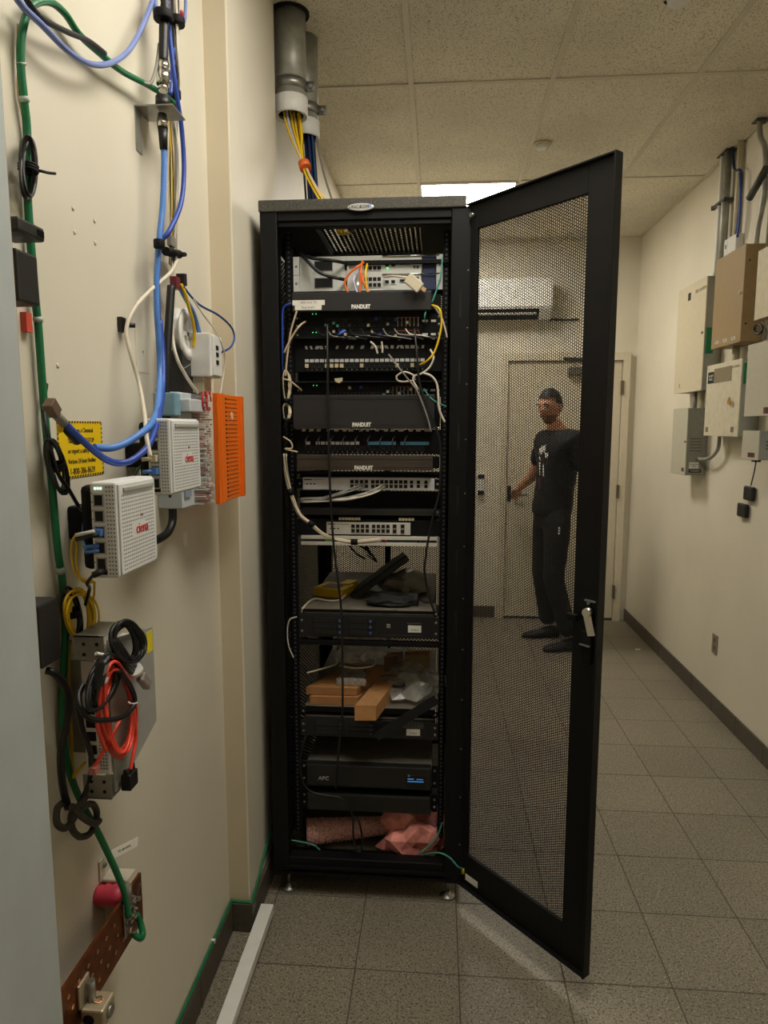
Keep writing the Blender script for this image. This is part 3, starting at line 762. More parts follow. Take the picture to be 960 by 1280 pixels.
for k in range(9):
    cx = rn.uniform(-.38, -.05); cz = rn.uniform(1.06, 1.24); r1, r2 = rn.uniform(.03, .09), rn.uniform(.04, .09); yy = 2.93+.012*k
    pts = [V((cx+r1*math.cos(t*.9+k), yy+.01*math.sin(3*t), cz+r2*math.sin(t+k*.7))) for t in [i*.62 for i in range(12)]]
    cable('rear_power_cord', 'black power cord tangled behind the test gear shelf', pts, .0042, blk_c, 'cable', 'tangled cords at the back of the rack', n=6, sub=4)

# cardboard shelf
z = sh2z+.0005
def cbox(lab, a, b, h, depth, dv, mat, zb, tape=True):
    p0, p1 = FZ(a[0], a[1], zb), FZ(b[0], b[1], zb)
    t = thing('cardboard_box', lab, 'box', (p0+p1)/2, 'cardboard boxes on the rack shelf')
    slab(MB(), p0, p1, dv, depth, h).build('carton', mat, t, bevel=.0015)
    m_ = p0+(p1-p0)*.02+V((0, -.0006, h*.96)); n_ = p0+(p1-p0)*.98+V((0, -.0006, h*.96))
    slab(MB(), m_, n_, dv, depth*.98, h*.045).build('lid_flap', card2 if mat is card else card, t)
    return h
h1 = .030
cbox('flat brown cardboard box, lowest of the stack on the shelf', (387, 880.5), (447, 882), h1, .26, (.42, 1, 0), card, z)
cbox('flat brown cardboard box stacked on another flat one', (382.5, 868), (446, 870), .028, .27, (.5, 1, 0), card, z+h1+.002)
cbox('long narrow tan box sticking out over the shelf edge', (443, 901), (470, 901), .052, .30, (.22, 1, 0), card2, sh2z-.001)
cbox('dark brown small box tipped up behind the plastic bag', (480, 840), (497, 838), .06, .05, (.4, 1, 0), M('dark_board', (92, 74, 60), .8), z+.06)
cbox('olive cardboard board standing at the back right of shelf', (505, 836), (536, 836), .055, .05, (.1, 1, 0), kraft, z+.05)
clear = M('clear_film', (210, 208, 200), .18, 0, .3, 30, .4, alpha=.45)
bub = M('bubble_film', (190, 184, 172), .22, 0, .35, 120, .8, alpha=.75)
crumple('plastic_pack', 'clear crumpled plastic wrap heaped on the cardboard boxes', 'plastic bag', V((-.275, 2.50, z+.135)), (.075, .09, .045), clear, 21, rough=.7, jit=.13)
t = thing('bubble_pouch', 'silvery bubble pouch lying over the edge of the stacked boxes', 'pouch', V((-.30, 2.36, z+.07)))
MB().box(-.345, -.248, 2.30, 2.44, z+.064, z+.075).build('pouch_body', clear, t, bevel=.004)
MB().box(-.35, -.243, 2.285, 2.305, z+.058, z+.088).build('rolled_end', bub, t, bevel=.008)
cable('white_loop', 'white lead looping across the plastic wrap to rack side', [DY(384, 841, 2.23), DY(402, 836, 2.28), DY(420, 830, 2.34), DY(422, 822, 2.4), DY(445, 818, 2.42), DY(468, 823, 2.4), DY(466, 832, 2.34), DY(445, 835, 2.32), DY(425, 832, 2.33)], .0028, wht_c)
crumple('plastic_bag', 'clear plastic bag holding a coiled black cord, right of boxes', 'plastic bag', V((-.085, 2.42, z+.035)), (.09, .10, .042), clear, 33, rough=.6, jit=.12)
cable('coiled_cord', 'black cord coiled inside the clear plastic bag', [V((-.13+.035*math.cos(t), 2.36+.03*math.sin(t), z+.012+.0022*i)) for i, t in enumerate([k*.7 for k in range(22)])], .0042, blk_c, n=6, sub=3)
st = MB(); A, B = DY(546, 874, 2.212), DY(470, 921, 2.205)
d_ = (B-A)/2; up = V((0, -1, 0)).cross(d_).normalized()
st.ob((A+B)/2, d_, up*.0165, V((0, .002, 0))); tag(st.build('hanging_strap', M('strap_black', (16, 16, 17), .6), None, bevel=.001), 'broad black strap slanting across the lower server front', 'strap')

# base of the rack
bpl = box('base_board', M('dusty_board', (92, 88, 76), .8, 0, .15, 40), rack, (X0+.02, X1-.02, RF+.13, RB-.05, .094, .1))
pk = M('pink_bubble', (240, 176, 168), .3, 0, .3, 140, .8); pk2 = M('pink_film', (244, 150, 140), .22, 0, .3, 25, .4)
tb = thing('bubble_wrap_roll', 'pink bubble wrap roll lying below the battery pack', 'bubble wrap', V((-.3, 2.34, .1)))
A, B = V((-.462, 2.285, .153)), V((-.12, 2.36, .155))
ax = (B-A).normalized(); m = MB(); prof = []
for i in range(40):
    s = i/39; r = .046-.02*s; prof.append((s*(B-A).length, r*(1+.03*math.sin(i*3.3))))
m.lathe(A, ax, prof, 22); m.build('roll', pk, tb, True)
m = MB()
for i in range(26):
    for k in range(18):
        s = (i+.5)/26; r = .046-.02*s; th = 2*math.pi*(k+.5*(i % 2))/18
        o_ = ax.orthogonal().normalized(); b_ = ax.cross(o_); dr = o_*math.cos(th)+b_*math.sin(th)
        if dr.y > .5: continue
        p = A+ax*(s*(B-A).length)+dr*r; m.lathe(p, dr, [(0, .005), (.002, .0042), (.003, .002)], 6)
m.build('bubbles', pk, tb, True)['kind'] = 'stuff'
crumple('antistatic_bag', 'crumpled pink antistatic bag right of the pink roll', 'bag', V((-.078, 2.285, .15)), (.074, .048, .066), pk2, 51, 3, .9, .13)

# ---------------- cables in the rack ----------------
Yc = 2.178
def strands(name, lab, pts, r, mats, spread, cat='cable bundle', ties=(), seed=1):
    rn = random.Random(seed); pts = [V(p) for p in pts]; t = thing(name, lab, cat, pts[len(pts)//2])
    path = sm(pts, 6)
    for k, mt in enumerate(mats):
        a = 2*math.pi*k/len(mats)+.4; ph = rn.uniform(0, 6)
        q = [p+V((spread*math.cos(a+.12*i+ph*.1), spread*.6*math.sin(a+.1*i), spread*.7*math.sin(a+.12*i))) for i, p in enumerate(path)]
        MB().tube(q, r, 6).build('strand', mt, t, True)
    for f in ties:
        i = min(len(path)-2, max(1, int(f*(len(path)-1)))); d = (path[i+1]-path[i-1]).normalized()
        MB().cyl(path[i]-d*.011, path[i]+d*.011, spread+r*1.5, n=12).build('velcro_tie', blackm, t, True)
    return t
strands('cream_cable_bundle', 'cream cables strapped down the left rail towards the white-edged device', yp([(356, 568), (357, 585), (360, 603), (364, 618), (374, 642), (389, 655), (405, 668), (425, 675), (443, 677.5), (475, 675)], Yc), .0032, [tan_c, wht_c, tan_c, gry_c], .0052, ties=(.33, .56, .9))
for nm, lab, cy, hh in (('cream_cable_coil', 'coil of cream cable strapped to left rail, upper of two', 483, 20), ('cream_cable_coil', 'coil of cream cable strapped to left rail, lower of two', 516, 12)):
    c = DY(357.5, cy, Yc); t = thing(nm, lab, 'cable coil', c-V((0, 0, hh*.0026)))
    for k in range(4):
        a, b = .009+.0016*k, hh*.00255-.002*k
        MB().tube([c+V((a*math.cos(s), .006*math.sin(2*s)+.003*k, b*math.sin(s))) for s in [i*math.pi/14 for i in range(28)]], .0026, 6, True).build('loop', [tan_c, wht_c][k % 2], t, True)
    MB().cyl(c+V((0, 0, -hh*.0026)), c+V((0, 0, -hh*.0026+.014)), .012, n=12).build('velcro_tie', blackm, t, True)
def rc(name, lab, pts, r, mat, Y=Yc): return cable(name, lab, yp(pts, Y), r, mat)
rc('cream_cable', 'cream cable running down the left rail beside the switches', [(371, 389), (364, 412), (361, 430), (358, 455), (357, 470)], .0032, tan_c)
rc('cream_cable', 'cream cable crossing from first switch to the left rail', [(382, 402, 2.21), (374, 408), (364, 423), (355, 441)], .0032, tan_c, 2.172)
rc('cream_cable', 'short cream cable arching above the upper coil', [(352, 473), (362, 476), (370, 482), (377, 488, 2.21)], .0028, tan_c)
rc('cream_cable', 'cream cable end bent out below the lower coil', [(354, 546), (363, 552), (365, 560), (356, 561), (372, 565)], .0026, tan_c)
rc('blue_cable', 'blue cable hugging the left rack side beside switches', [(364, 379), (354, 386), (353, 410), (353, 440), (352, 475)], .0035, blu_c, 2.19)
rc('yellow_cable', 'yellow cable arching down the right rail by first switch', [(538, 381, 2.2), (549, 386), (552, 402), (549, 422), (543, 440), (534, 451), (525, 456, 2.215)], .0034, yel_c)
rc('white_cable', 'white cable beside yellow one on the right rail', [(541, 381, 2.2), (551, 395), (556, 410), (559, 422)], .0028, wht_c, 2.185)
rc('white_cable', 'white cable curling from right rail into the tray loop', [(538, 437, 2.2), (542, 447), (537, 459), (527, 467), (518, 470), (517, 477), (523, 487)], .0032, wht_c)
rc('white_cable', 'white cable bending down the right rail past tall cover', [(528, 466), (539, 470), (546, 480), (548, 497), (549, 512), (556, 528)], .0036, wht_c)
cable('white_loop', 'white cable loop in the tray above second switch', yp([(496, 470), (505, 465), (515, 468), (519, 474), (508, 477), (498, 476)], 2.185), .0028, wht_c, closed=True)
rc('grey_cord', 'grey cord slanting over second switch and tall cover', [(486, 443, 2.2), (498, 459), (511, 475), (522, 490), (533, 518), (539, 540)], .0028, gry_c, 2.17)
rc('black_cord', 'long black cord hanging down the left third of equipment', [(409, 405, 2.2), (409.5, 450), (410, 500), (411, 560), (413, 620), (417, 680), (423, 730), (427, 770), (428, 830), (428, 890), (424, 930), (421, 965), (420, 985)], .0038, blk_c, 2.165)
rc('black_cord', 'black cord swinging down the right side of equipment', [(518, 411, 2.2), (521, 440), (524, 475), (531, 500), (541, 525), (550, 553), (551, 590), (548, 620), (539, 655), (533, 690), (531, 715), (536, 745), (543, 765)], .0036, blk_c, 2.168)
rc('black_cord', 'black cord looping low in front of the battery pack', [(382, 921), (375, 950), (378, 975), (388, 989), (405, 994), (424, 997), (436, 1008), (441, 1024), (442, 1048), (446, 1062), (452, 1063), (452, 1042), (448, 1026), (442, 1020)], .0036, blk_c, 2.172)
rc('white_cable', 'thin white cable bowed on the left rail by the server', [(371, 771), (362, 775), (359, 790), (361, 808), (367, 822)], .0024, wht_c, 2.185)
for i, (lab, pts, mt) in enumerate((
    ('dark orange patch cord at left of the cords on the routers', [(455, 328, 2.22), (446, 334), (436, 343), (431, 354), (436, 368)], org_c),
    ('orange patch cord in the middle of the cords on the routers', [(453, 326, 2.22), (451, 340), (450, 353), (450, 368)], org_c),
    ('orange patch cord ending beside the yellow one', [(454, 342, 2.22), (453, 350), (458, 360), (463, 368)], org_c),
    ('yellow patch cord dropping from upper grey router', [(459, 330, 2.22), (457, 342), (458, 356), (460, 368)], yel_c),
    ('white patch cord bowed from lower grey router', [(446, 342, 2.22), (442, 350), (444, 360), (448, 368)], lav_c))):
    rc('patch_cord', lab, pts, .0033, mt, 2.19)['group'] = 'patch cords on the grey routers'
a, b = DY(509, 347, 2.16), DY(526, 361, 2.165); ax = (b-a).normalized(); sd = ax.cross(V((0, 1, 0))).normalized()
t = thing('serial_plug', 'big white serial plug hanging in front of the grey routers', 'connector', (a+b)/2)
MB().ob((a+b)/2+sd*0, (b-a)/2, sd*.017, V((0, .008, 0))).build('shell', offw, t, bevel=.003)
MB().ob(b+ax*.008+sd*.004, ax*.008, sd*.006, V((0, .005, 0))).build('metal_nose', M('plug_tan', (196, 164, 120), .5), t, bevel=.001)
MB().tube(sm([a, DY(500, 346, 2.17), DY(490, 345, 2.19), DY(480, 347, 2.22)], 6), .0034, 8).build('lead', wht_c, t, True)
rc('black_cord', 'thick black power cord to the upper grey router', [(372, 316, 2.3), (388, 322, 2.2), (400, 324), (418, 326), (432, 329, 2.22)], .0055, blk_c, 2.19)
rc('black_cord', 'thick black power cord to the lower grey router', [(368, 312, 2.3), (380, 322, 2.21), (396, 338), (410, 345), (424, 348), (432, 350, 2.22)], .0055, blk_c, 2.185)
rc('teal_cable', 'teal ground wire dropping right of the grey routers', [(553, 322, 2.2), (551, 345), (546, 362), (540, 378)], .0026, tea_c, 2.19)
rc('teal_cable', 'teal wire from the first switch up behind the cover', [(533, 386, 2.2), (531, 396), (532, 404, 2.215)], .0024, tea_c, 2.19)
rc('teal_cable', 'teal wire slanting past the second switch right end', [(530, 486, 2.21), (538, 497), (548, 504), (558, 508)], .0024, tea_c, 2.185)
rc('blue_plug_lead', 'short bright blue plug lead below first switch', [(429, 413, 2.2), (424, 418), (432, 413, 2.19)], .004, blu_c, 2.18)
strands('grey_cable_bundle', 'pale grey cables sweeping from the long white switch to the left', [DY(480, 607, 2.222), DY(470, 613, 2.2), DY(450, 620, 2.18), DY(428, 624, 2.18), DY(402, 625, 2.19), DY(376, 626, 2.215)], .0028, [gry_c, wht_c, gry_c, wht_c, gry_c], .006, seed=5)
strands('grey_cable_bundle', 'darker grey cables arching under the left ports of the long switch', [DY(455, 606, 2.222), DY(440, 612, 2.2), DY(424, 618, 2.185), DY(404, 623, 2.19), DY(376, 624.5, 2.215)], .0026, [gry_c, gry_c, blk_c, gry_c], .006, seed=6)
rn = random.Random(3)
for i in range(10):
    x0_ = 395+i*14; py = 417+rn.uniform(-1.5, 2); col = rn.choice([gry_c, blk_c, wht_c, blk_c])
    rc('jumper_cord', ORD[i]+' jumper cord from the left drooping in the tray under the first switches', [(x0_, 411, 2.21), (x0_+6, py+2), (x0_+22, py+3+rn.uniform(0, 2)), (x0_+36, 424, 2.2)], .0022, col, 2.192)['group'] = 'jumper cords under the first switches'
for i in range(9):
    x0_ = 385+i*15.5
    rc('jumper_cord', ORD[i]+' thin jumper cord from the left bowed over the blue-striped patch panel', [(x0_, 545, 2.21), (x0_-3, 551), (x0_-2, 560), (x0_+3, 564, 2.21)], .0022, blk_c, 2.19)['group'] = 'jumper cords on the blue-striped patch panel'
rc('white_tie', 'loose white tie dangling over dim patch panel, left one', [(463, 427), (469, 433), (472, 442)], .003, wht_c, 2.185)
rc('white_tie', 'loose white tie dangling over dim patch panel, right one', [(477, 427), (478, 434), (478, 441)], .003, wht_c, 2.185)
tg = thing('cream_tag', 'small cream tag stuck in tray above second switch', 'tag', DY(423, 475, 2.19))
MB().prism(yp([(418, 473), (428, 472), (428, 476), (424, 479), (419, 477)], 2.19), (0, .004, 0)).build('tag_body', cream, tg)
rc('teal_ground_wire', 'teal ground wire lying in the bottom of rack at left', [(362, 1050, 2.22), (380, 1053, 2.22), (395, 1058, 2.22), (402, 1066, 2.215)], .0028, tea_c, 2.2)
rc('teal_ground_wire', 'teal ground wire rising at right of the pink bag', [(553, 1028, 2.22), (546, 1046, 2.21), (533, 1060, 2.2), (522, 1068, 2.2)], .0028, tea_c, 2.2)
t = thing('door_ground_wire', 'teal ground wire with a yellow lug linking rack and door', 'cable', DY(560, 1075, 2.14))
e = dp(.018, .118, .008)
MB().tube(sm([DY(530, 1068, 2.2), DY(548, 1066, 2.145), DY(562, 1072, 2.13), DY(572, 1083, 2.12), e+V((0, 0, .02))], 8), .0028, 8).build('wire', tea_c, t, True)
MB().cyl(e+V((0, 0, .022)), e+V((0, 0, .004)), .0042, .0052, n=10).build('ring_lug', yel_c, t, True)

# ================= conduits and cables over the rack =================
def conduit(lab, cxp, Y, r, z0):
    c = V((cxp, Y, 0)); t = thing('conduit', lab, 'conduit', c+V((0, 0, z0)), 'large steel conduits through the ceiling')
    MB().lathe(c, (0, 0, 1), [(z0, r), (ZC+.02, r)], 32).build('steel_pipe', galv, t, True)
    MB().lathe(c, (0, 0, 1), [(z0-.045, r*.80), (z0-.05, r*1.0), (z0-.047, r*1.06), (z0+.012, r*1.08), (z0+.014, r*1.0)], 32, False).build('white_bushing', white, t, True)
    MB().cyl(c+V((0, 0, z0-.03)), c+V((0, 0, z0-.029)), r*.95, n=32).build('dark_bore', hole, t)
    m = MB(); m.lathe(c, (0, 0, 1), [(z0+.035, r+.001), (z0+.035, r+.0035), (z0+.07, r+.0035), (z0+.07, r+.001)], 32, False)
    m.box(cxp+r*.9, cxp+r+.032, Y-.012, Y-.008, z0+.03, z0+.066); s = m.build('strap', steel, t, True)
    MB().lathe((cxp+r+.018, Y-.012, z0+.048), (0, -1, 0), [(0, .009), (.006, .009), (.008, .006)], 12).build('bolt', steel, s, True)
conduit('thick steel conduit nearer the wall corner, holding yellow cables', -.549, 2.632, .0575, 2.80)
conduit('thick steel conduit behind the first, holding blue cables', -.528, 2.80, .052, 2.79)
tag(MB().lathe((-.549, 2.632, 0), (0, 0, 1), [(ZC-.002, .059), (ZC-.002, .072), (ZC+.003, .072)], 24, False).build('ceiling_cutout_edge', hole), 'ragged dark cutout in ceiling around the nearer conduit', 'cutout')
rn = random.Random(2)
t = thing('yellow_cable_bundle', 'yellow and white cables dropping from the nearer conduit into rack top', 'cable bundle', V((-.44, 2.5, RT)))
for k in range(11):
    a, b = rn.uniform(-.03, .03), rn.uniform(-.025, .025); q = rn.uniform(-.012, .012); q2 = rn.uniform(-.006, .02)
    mt = yel_c if k < 7 else (lav_c if k < 9 else blk_c)
    MB().tube(sm([V((-.549+a, 2.632+b, 2.80)), V((-.535+a*.8, 2.63+b, 2.70)), V((-.487+q*.6, 2.56, 2.55)), V((-.405+q, 2.46, 2.40)), V((-.335+q2+k*.003, 2.40, 2.27))], 6), .0042, 6).build('strand', mt, t, True)
MB().cyl(V((-.492, 2.566, 2.565)), V((-.482, 2.553, 2.54)), .021, n=14).build('orange_tie', org_c, t, True)
t = thing('blue_cable_bundle', 'blue and black cables dropping from the rear conduit into rack top', 'cable bundle', V((-.45, 2.7, RT)))
for k in range(14):
    a, b = rn.uniform(-.03, .03), rn.uniform(-.03, .03); mt = [M('cable_midblue', (30, 62, 120), .45), blk_c, M('cable_navy', (24, 42, 84), .45), M('cable_dkgreen', (20, 70, 60), .45)][k % 4]
    MB().tube(sm([V((-.528+a, 2.80+b, 2.79)), V((-.51+a, 2.76+b*.8, 2.6)), V((-.49+a, 2.7+b*.6, 2.42)), V((-.48+a, 2.66+b*.6, 2.26))], 6), .0045, 6).build('strand', mt, t, True)
MB().cyl(V((-.487, 2.675, 2.355)), V((-.483, 2.67, 2.33)), .036, n=14).build('maroon_tie', M('velcro_maroon', (88, 28, 40), .8), t, True)
cable('grey_cable', 'thin grey cable slanting from rear conduit to the rack top', [V((-.49, 2.8, 2.78)), V((-.45, 2.74, 2.6)), V((-.39, 2.68, 2.42)), V((-.35, 2.66, 2.29))], .004, gry_c)

# ================= near left wall =================
def lw(pts, off=.012): return [p if isinstance(p, V) else LW(p[0], p[1], p[2] if len(p) > 2 else off) for p in pts]
def top(px, py, off): p = LW(px, py, off); p.z = ZC+.005; return p    # where a cable leaves through the ceiling
def lc(name, lab, pts, r, mat, off=.012, **k): return cable(name, lab, lw(pts, off), r, mat, **k)
def lbox(px0, py0, px1, py1, off):               # rectangle on a plane parallel to the wall
    a, b = LW(px0, py0, off), LW(px1, py1, off); return a.y, b.y, min(a.z, b.z), max(a.z, b.z)

def skein(t, cx, cy, rx, ry, off, n, r, mat, seed, tilt=0., name='loop'):    # hanks of cord lying flat to the wall
    rn = random.Random(seed)
    for k in range(n):
        ox, oy, q1, q2, tw = rn.uniform(-.25, .25)*rx, rn.uniform(-.08, .08)*ry, rn.uniform(.62, 1.08), rn.uniform(.8, 1.05), rn.uniform(-.25, .25)
        pts = []
        for i in range(18):
            s_ = i*math.pi/9; u, v = rx*q1*math.cos(s_)*(1+.25*math.sin(s_)*tw), ry*q2*math.sin(s_); ca, sa = math.cos(tilt+tw*.3), math.sin(tilt+tw*.3)
            pts.append(LW(cx+ox+u*ca-v*sa, cy+oy+u*sa+v*ca, off+.0035*k+.004*math.sin(s_*2+k)))
        MB().tube(sm(pts, 3, True), r, 7, True).build(name, mat, t, True)
g = thing('ground_cable', 'thick green ground cable looping down the wall beside grey jamb', 'cable', LW(78, 900, .01))
MB().tube(sm(lw([(223, 136, .05), (209, 122, .04), (184, 106, .03), (152, 89, .025), (124, 66, .025), (99, 43, .02), (82, 18, .02), (64, 3, .02), (46, 3, .02), (35, 14, .02), (27, 45, .015), (26, 82, .012), (30, 124, .012), (34, 167, .01), (35, 255, .01), (44, 370, .012), (48, 410), (53, 480), (58, 540), (66, 618), (72, 687), (78, 726), (82, 784), (79, 848), (78, 900), (83, 949), (94, 985, .015), (108, 1015, .03), (121, 1038, .045), (136, 1069, .055), (148, 1096, .062), (156, 1118, .066), (160, 1146, .07)]), 5), .0062, 10).build('sheath', grn_c, g, True)
for a, b in (((26, 78), (27, 82)), ((29, 120), (31, 128)), ((47, 396), (48, 403)), ((75, 709), (77, 716))):
    MB().cyl(LW(*a, .012), LW(*b, .012), .0076, n=12).build('clear_band', M('clear_band', (190, 206, 196), .3, alpha=.8), g, True)
A, B = LW(137, 1070, .057), LW(172, 1052, .075)
MB().ob((A+B)/2, (B-A)/2, (B-A).cross(V((1, 0, 0))).normalized()*.0085, V((.0006, 0, 0))).build('flag_label', paper, g)
text('TO GROUND', .0062, (A+B)/2+V((.0009, 0, 0)), (B-A), V((0, 0, 1)), M('grey_ink', (110, 108, 102), .8), g, 'flag_lettering')

lc('black_cable', 'black cable sagging from the top left corner to a tie', [(30, -6), (50, 21), (82, 39), (110, 51), (131, 67)], .005, blk_c, .03)
lc('grey_blue_cable', 'grey-blue cable hanging in a wide loop at the upper left', [(2, -22), (16, -8), (30, 10), (53, 32), (85, 64), (113, 80), (138, 79), (160, 64), (177, 35), (191, 0), (194, -10), top(197, -10, .035)], .0052, gbl_c, .035)
lc('white_thin_wire', 'thin pale wire running along the grey jamb', [(22, 30), (23, 80), (22, 110), (27, 140), (33, 165)], .0018, tan_c, .006)

# coax line with connectors and bracket
t = thing('coax_line', 'black corrugated coax coming down to a metal wall bracket', 'coax cable', LW(204, 130, .05))
pts = sm(lw([top(206, -12, .05), (206, -12, .05), (205, 30, .05), (204, 76, .05)]), 40)
MB().tube(pts, .010, 12, rf=lambda i: .0105 if i % 2 else .0092).build('corrugated_coax', blk_c, t, True)
def seg(a, b, r, mat, name, off=.05, par=t, r1=None): return MB().cyl(LW(*a, off), LW(*b, off), r, r1, 16).build(name, mat, par, True)
seg((204, 78), (204, 88), .0125, chrome, 'connector_collar'); seg((204, 88), (204, 106), .0145, chrome, 'connector_barrel'); seg((204, 106), (204, 114), .010, chrome, 'connector_neck')
seg((203.5, 122), (203.5, 137), .0155, blk_c, 'lock_nut'); seg((206, 130), (206, 137), .011, chrome, 'bulkhead_nut')
seg((203, 143), (203, 150), .0095, M('dark_steel', (90, 88, 84), .4, .8), 'lower_thread'); seg((203, 149), (203, 160), .0115, chrome, 'lower_nut')
seg((203.5, 160), (204.5, 187), .0105, blk_c, 'rubber_boot', r1=.008)
t2 = thing('wall_bracket', 'thin metal angle bracket holding the coax joint to wall', 'bracket', LW(182, 140, .0))
za = LW(204, 140, .05).z; ya = LW(204, 140, .05).y
MB().box(WL, WL+.085, ya-.035, ya+.04, za-.002, za+.001).build('plate', steel, t2)
MB().box(WL, WL+.002, ya-.035, ya-.005, za-.09, za).build('leg', galv, t2)
lc('corrugated_cable', 'light blue ribbed cable falling from the coax boot', [(205, 185, .05), (205, 215, .05), (203, 260, .048), (199, 300, .045), (196, 345, .04), (196, 390, .04), (198, 420, .04), (200, 462, .04), (199, 490, .06), (196, 515, .085), (188, 531, .105), (177, 541, .105), (157, 554, .09), (138, 560, .075), (118, 559, .062)], .0066, lbl_c, n=10, sub=22, rf=lambda i: .0068 if i % 2 else .0060)
lc('blue_cable', 'dark blue cable drooping to a grey plug over the sticker', [(200, 400, .03), (204, 450, .042), (203, 490, .06), (197, 525, .10), (186, 556, .115), (167, 574, .105), (150, 579, .09), (134, 575, .08), (118, 564, .072), (99, 547, .062), (80, 528, .058)], .0062, blu_c)
t = thing('cable_plug', 'grey and brown plug on black boot hanging over yellow sticker', 'connector', LW(80, 530, .055))
MB().cyl(LW(76, 527, .052), LW(97, 550, .05), .0075, .010, 14).build('shrink_boot', blk_c, t, True)
MB().cyl(LW(70, 518, .058), LW(80, 529, .058), .0075, n=12).build('clear_sleeve', gry_c, t, True)
A = LW(65, 510, .058); MB().ob(A, V((0, .009, -.009)), V((0, .007, .007)), V((.008, 0, 0))).build('brown_plug', M('plug_brown', (104, 84, 68), .5), t, bevel=.002)
MB().lathe(LW(74, 535, .052), (1, 0, 0), [(0, .008), (.003, .008)], 14).build('yellow_ring', yel_c, t, True)

lc('blue_cable', 'dark blue cable bowing right past the coax bracket', [top(209, -8, .055), (209, -8, .055), (212, 43, .055), (219, 106, .06), (227, 160, .06), (230, 213, .06), (226, 255, .06), (212, 288, .055), (200, 306, .036), (197, 350, .026), (198, 400, .026)], .0056, blu_c)
lc('blue_cable', 'blue cable crossing behind the coax bracket top', [(216, 60, .03), (215, 95, .03), (213, 118, .03)], .005, blu_c)
lc('blue_cable', 'short grey-blue cable leaving the velcro tie upwards', [(226, 20, .03), (232, 5, .03), top(238, -8, .03)], .004, gbl_c)
t = strands('grey_wire_bundle', 'grey and tan wires running down behind the coax joint', lw([top(218, -10, .02), (218, -10, .02), (218, 60, .02), (220, 100, .02), (217, 140, .02), (217, 200, .025), (216, 250, .025), (217, 290, .025), (216, 330, .025)]), .0032, [gry_c, tan_c, gry_c, blk_c, wht_c, blk_c], .009, seed=4)
for i, (a, b) in enumerate(((199, 20), (221, 27), (217, 118), (199, 305))):
    t = thing('velcro_strap', ['black velcro strap round the coax near the ceiling', 'black velcro strap with a red dot on the grey wires', 'black velcro strap behind the coax bracket', 'black velcro strap joining the two blue cables'][i], 'strap', LW(a, b, .04), 'velcro straps on the wall cables')
    w_ = (.02, .018, .016, .011)[i]; cx = LW(a+(5, 0, 0, 0)[i], b, (.05, .025, .03, .05)[i])
    MB().lathe(cx-V((0, 0, .009)), (0, 0, 1), [(0, w_), (.002, w_+.001), (.016, w_+.001), (.018, w_)], 18).build('band', blackm, t, True)
    if i == 1: MB().lathe(LW(226, 17, .05), (1, 0, 0), [(0, .007), (.004, .007), (.006, .004)], 12).build('red_dot', M('red_dot', (170, 40, 60), .5), t, True)
    if i == 0: pass
lc('thin_grey_cord', 'thin grey cord curling from coax to the left of bracket', [(199, 55, .04), (195, 85, .04), (188, 104, .04), (178, 103, .03), (172, 101, .02)], .0035, gry_c)
rn = random.Random(9)
for k, (mt, dx) in enumerate(((tan_c, 0), (yel_c, 3), (gry_c, 7), (wht_c, 10))):
    lc('thin_wire', ['tan', 'yellow', 'grey', 'white'][k]+' thin wire hanging between bracket and black clamp', [(208+dx, 150, .035), (210+dx*1.3, 190, .035), (211+dx*1.2, 240, .035), (213+dx*.6, 290, .035), (215+dx*.3, 318, .035)], .0017, mt)
t = thing('cable_clamp', 'black cable clamp with a knob gripping the wire bundle', 'clamp', LW(216, 316, .03))
MB().cyl(LW(207, 314, .03), LW(224, 318, .03), .010, n=12).build('clamp_band', blackm, t, True); MB().cyl(LW(223, 318, .035), LW(231, 318, .035), .0055, n=10).build('knob', blackm, t, True)
A = LW(214, 302, .035); MB().ob(A, V((.006, 0, 0)), V((0, .012, 0)), V((0, 0, .012))).build('clear_block', gry_c, t, bevel=.002)
t = thing('red_black_junction', 'red and black wire junction above the black conduit tube', 'connector', LW(223, 353, .03))
A = LW(219, 354, .035); MB().ob(A, V((.009, 0, 0)), V((0, .012, 0)), V((0, 0, .014))).build('red_half', M('maroon_plastic', (110, 36, 44), .5), t, bevel=.002)
A = LW(227, 350, .035); MB().ob(A, V((.010, 0, 0)), V((0, .011, .002)), V((0, 0, .015))).build('black_half', plastic, t, bevel=.002)
lc('black_loom', 'thick black split loom tube running down to the upper white box', [(214, 358, .03), (212, 390, .03), (209, 440, .03), (208, 480, .03), (208, 525, .03), (210, 580, .03), (216, 640, .03), (212, 662, .03), (200, 673, .03), (186, 676, .03), (165, 670, .03)], .0095, blk_c, n=12)
lc('white_cable', 'white cable swinging left through a wall clip to the upper box', [(221, 326, .035), (213, 341, .035), (188, 363, .035), (168, 386, .03), (158, 412, .025), (163, 441, .035), (174, 480, .05), (181, 519, .08), (183, 545, .11), (188, 571, .125)], .0042, wht_c)
t = thing('wall_clip', 'small black adhesive clip on the bare wall', 'clip', LW(154, 406, 0))
A = LW(154, 406, .008); MB().ob(A-V((.003, 0, 0)), V((.005, 0, 0)), V((0, .010, 0)), V((0, 0, .015))).build('pad', plastic, t, bevel=.001); MB().cyl(A+V((.006, .004, 0)), A+V((.02, .012, 0)), .005, n=8).build('hook', plastic, t, True)
lc('yellow_cable', 'yellow cable dropping behind the white spool', [(226, 355, .045), (231, 366, .05), (236, 384, .05), (241, 402, .05), (243, 418, .045), (242, 434, .04)], .0042, yel_c)
lc('thin_blue_cable', 'thin blue cable arching out to right side of white wall box', [(229, 358, .05), (248, 380, .06), (273, 394, .075), (289, 409, .085), (293, 423, .09), (287, 435, .09), (274, 441, .085)], .0028, M('cable_navy2', (40, 72, 140), .45))
